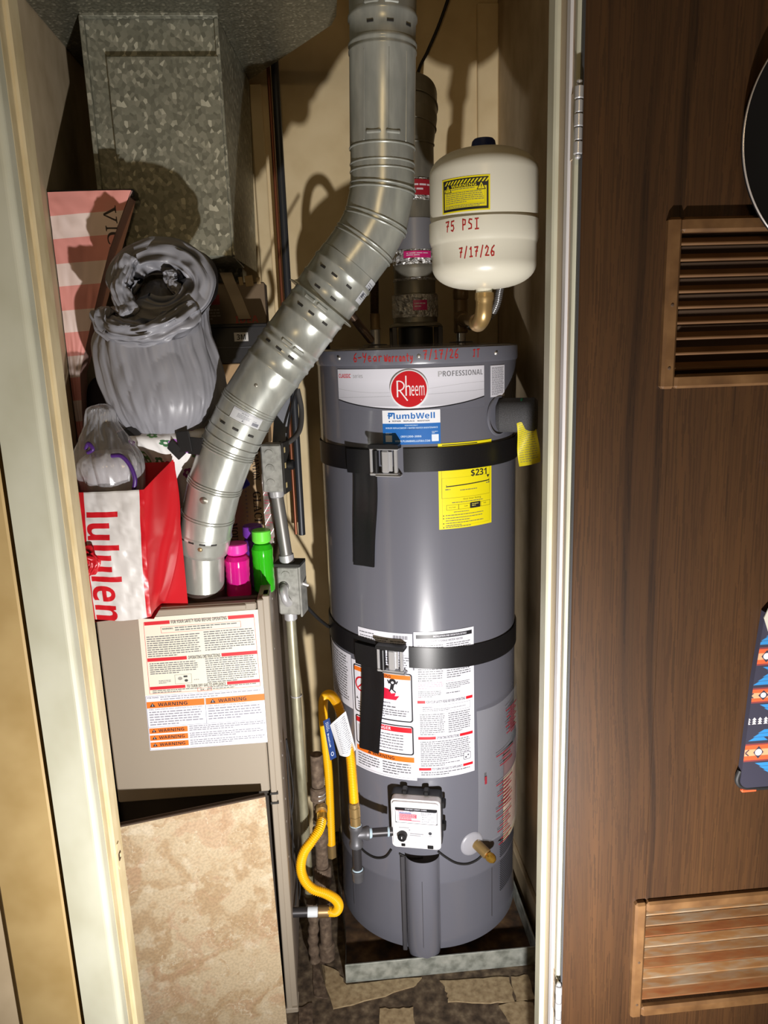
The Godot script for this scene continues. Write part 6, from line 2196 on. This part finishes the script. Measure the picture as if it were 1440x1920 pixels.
	k = Ink.new(330, 200, c8(110, 92, 70))
	k.text("IDEA", 180, 160, 112, 36, c8(170, 44, 30))
	k.rect(0, 50, 110, 50, c8(150, 40, 44))
	k.fine(8, 60, 90, 30, 2, c8(180, 150, 130))
	k.fine(20, 120, 90, 60, 4, c8(140, 120, 98))
	st = mb()
	card(st, Vector3(-0.299, 1.808, -1.9845), Vector3(-0.129, 1.808, -1.9845), Vector3(-0.129, 1.711, -1.9845), Vector3(-0.299, 1.711, -1.9845))
	obj("print", st, printed(k.tex(), 0.5), t)
	st = mb()
	var tp := func(u: float, v: float) -> Vector3: return Vector3(lerpf(-0.236, -0.206, u) + 0.040 * v, lerpf(1.836, 1.722, v), -1.976 + 0.004 * sin(v * 9.0))
	grid(st, 4, 14, tp)
	grid(st, 4, 14, func(u, v): return tp.call(u, v) + Vector3(0, 0, -0.001), true)
	obj("paper_tape", st, mat(c8(176, 160, 138), 0.6), t, "crumpled pale paper tape")
	st = mb()
	for q in [[-0.186, 0.010, 0.02], [-0.165, 0.020, 0.026], [-0.142, 0.010, 0.016]]:
		box(st, Vector3(q[0], 1.815, -1.984), Vector3(q[1], q[2], 0.002), 0.0005, Basis(Vector3(0, 0, 1), 0.1))
	obj("torn_flap", st, mat(c8(176, 152, 110), 0.7), t)

# ------------------------------------------------------------------ things hanging on the open door
func build_door_things() -> void:
	var t := thing("round_tray", "black round tray with a thin silver rim hanging on the upper door", "tray")
	var st := mb()
	lathe(st, [Vector2(0, 0.010), Vector2(0.14, 0.008), Vector2(0.168, 0.013), Vector2(0.181, 0.016), Vector2(0.181, 0.008), Vector2(0.12, 0.0), Vector2(0, 0.0)], aim(Vector3(0.789, 1.917, -1.102), Vector3(0, 0, 1)), 96)
	obj("dish", st, mat(c8(14, 13, 15), 0.5), t)
	st = mb()
	bead(st, Vector3(0.789, 1.917, -1.087), Vector3(0, 0, 1), 0.1812, 0.0017, 128)
	obj("rim", st, mat(c8(222, 214, 208), 0.25, 0.6), t, "thin silver rim")
	t = thing("patterned_pouch", "dark patterned cloth pouch with orange bands and blue steps hanging low on the door", "pouch")
	var navy := c8(44, 42, 58)
	var k := Ink.new(220, 640, navy)
	var blue := c8(40, 124, 184)
	var org := c8(206, 84, 40)
	var wht := c8(214, 208, 206)
	for b in [[128, 52], [272, 44], [478, 56]]:
		var y: float = b[0]
		var h: float = b[1]
		k.rect(0, y, 220, h, org)
		k.rect(0, y - 6, 220, 6, c8(120, 50, 52))
		k.rect(0, y + h, 220, 6, c8(120, 50, 52))
		k.rect(0, y + h * 0.28, 220, h * 0.44, c8(220, 150, 110))
		for i in 3:
			var cx := 30.0 + i * 84
			k.line(Vector2(cx - 20, y + h * 0.5), Vector2(cx - 8, y + h * 0.3), 4, navy)
			k.line(Vector2(cx - 20, y + h * 0.5), Vector2(cx - 8, y + h * 0.7), 4, navy)
			k.poly(PackedVector2Array([Vector2(cx + 26, y + 4), Vector2(cx + 44, y + h * 0.5), Vector2(cx + 26, y + h - 4), Vector2(cx + 8, y + h * 0.5)]), navy)
			k.disc(Vector2(cx + 26, y + h * 0.5), h * 0.22, wht)
		for sgn in [-1.0, 1.0]:
			for i in 2:
				var x := 16.0 + i * 110 + (30 if sgn > 0 else 0)
				var yy: float = y - 16 if sgn < 0 else y + h + 12
				for s in 3:
					k.poly(PackedVector2Array([Vector2(x + s * 16, yy + sgn * s * 14), Vector2(x + 70 + s * 14, yy + sgn * s * 14), Vector2(x + 54 + s * 14, yy + sgn * (s * 14 + 13)), Vector2(x + s * 16 + 22, yy + sgn * (s * 14 + 13))]), blue)
	for i in 11:
		for s in 3:
			k.tri(Vector2(4 + i * 20, 384 + s * 8), Vector2(20 + i * 20, 384 + s * 8), Vector2(12 + i * 20, 374 + s * 8), wht)
	var pts := PackedVector2Array()
	for a in 8:
		var g := PI + PI * 0.5 * a / 7.0
		pts.append(Vector2(0.703 + 0.014 * cos(g), 0.893 + 0.014 * sin(g)))
	pts.append_array(PackedVector2Array([Vector2(0.800, 0.879), Vector2(0.800, 1.20), Vector2(0.708, 1.20), Vector2(0.698, 1.08)]))
	st = mb()
	prism(st, pts, -1.113, -1.1015)
	obj("cloth", st, mat(navy, 0.8), t)
	st = mb()
	var ids := Geometry2D.triangulate_polygon(pts)
	for i in range(0, ids.size(), 3):
		var q := []
		for m in 3:
			q.append(pts[ids[i + m]])
		if (q[1] - q[0]).cross(q[2] - q[0]) > 0:
			q.reverse()
		for v in q:
			vx(st, Vector3(v.x, v.y, -1.1008), Vector3(0, 0, 1), Vector2((v.x - 0.688) / 0.112, (1.20 - v.y) / 0.321))
	obj("print", st, printed(k.tex(), 0.8), t)
	st = mb()
	cable(st, [Vector3(0.690, 0.91, -1.107), Vector3(0.686, 0.893, -1.107), Vector3(0.694, 0.880, -1.107), Vector3(0.72, 0.874, -1.107), Vector3(0.80, 0.873, -1.107)], 0.0045)
	obj("binding", st, M.black_rubber, t)
	st = mb()
	box2(st, Vector3(0.694, 0.868, -1.110), Vector3(0.722, 0.875, -1.103), 0.002)
	obj("orange_hem", st, mat(org, 0.7), t)
	t = thing("clear_tag", "small clear plastic tag hanging above the patterned pouch", "tag")
	st = mb()
	prism(st, PackedVector2Array([Vector2(0.705, 1.192), Vector2(0.716, 1.163), Vector2(0.77, 1.150), Vector2(0.77, 1.206), Vector2(0.712, 1.210)]), -1.1000, -1.0980)
	obj("tag", st, mat(c8(196, 192, 176), 0.2), t)
	t = thing("bead_string", "dark red beads hanging on the door above the patterned pouch", "beads")
	for i in 5:
		st = mb()
		lathe(st, [Vector2(0, 0.009), Vector2(0.006, 0.007), Vector2(0.0085, 0.0), Vector2(0.006, -0.007), Vector2(0, -0.009)], Transform3D(Basis(), Vector3(0.706 - 0.003 * (i % 2), 1.502 - i * 0.0175, -1.104)), 14, 80)
		obj("bead", st, mat([c8(70, 20, 26), c8(52, 40, 84)][i % 2], 0.12), t)
	st = mb()
	cable(st, [Vector3(0.706, 1.62, -1.110), Vector3(0.706, 1.51, -1.104), Vector3(0.705, 1.43, -1.104)], 0.0012, 12, 6)
	obj("cord", st, M.black_rubber, t)
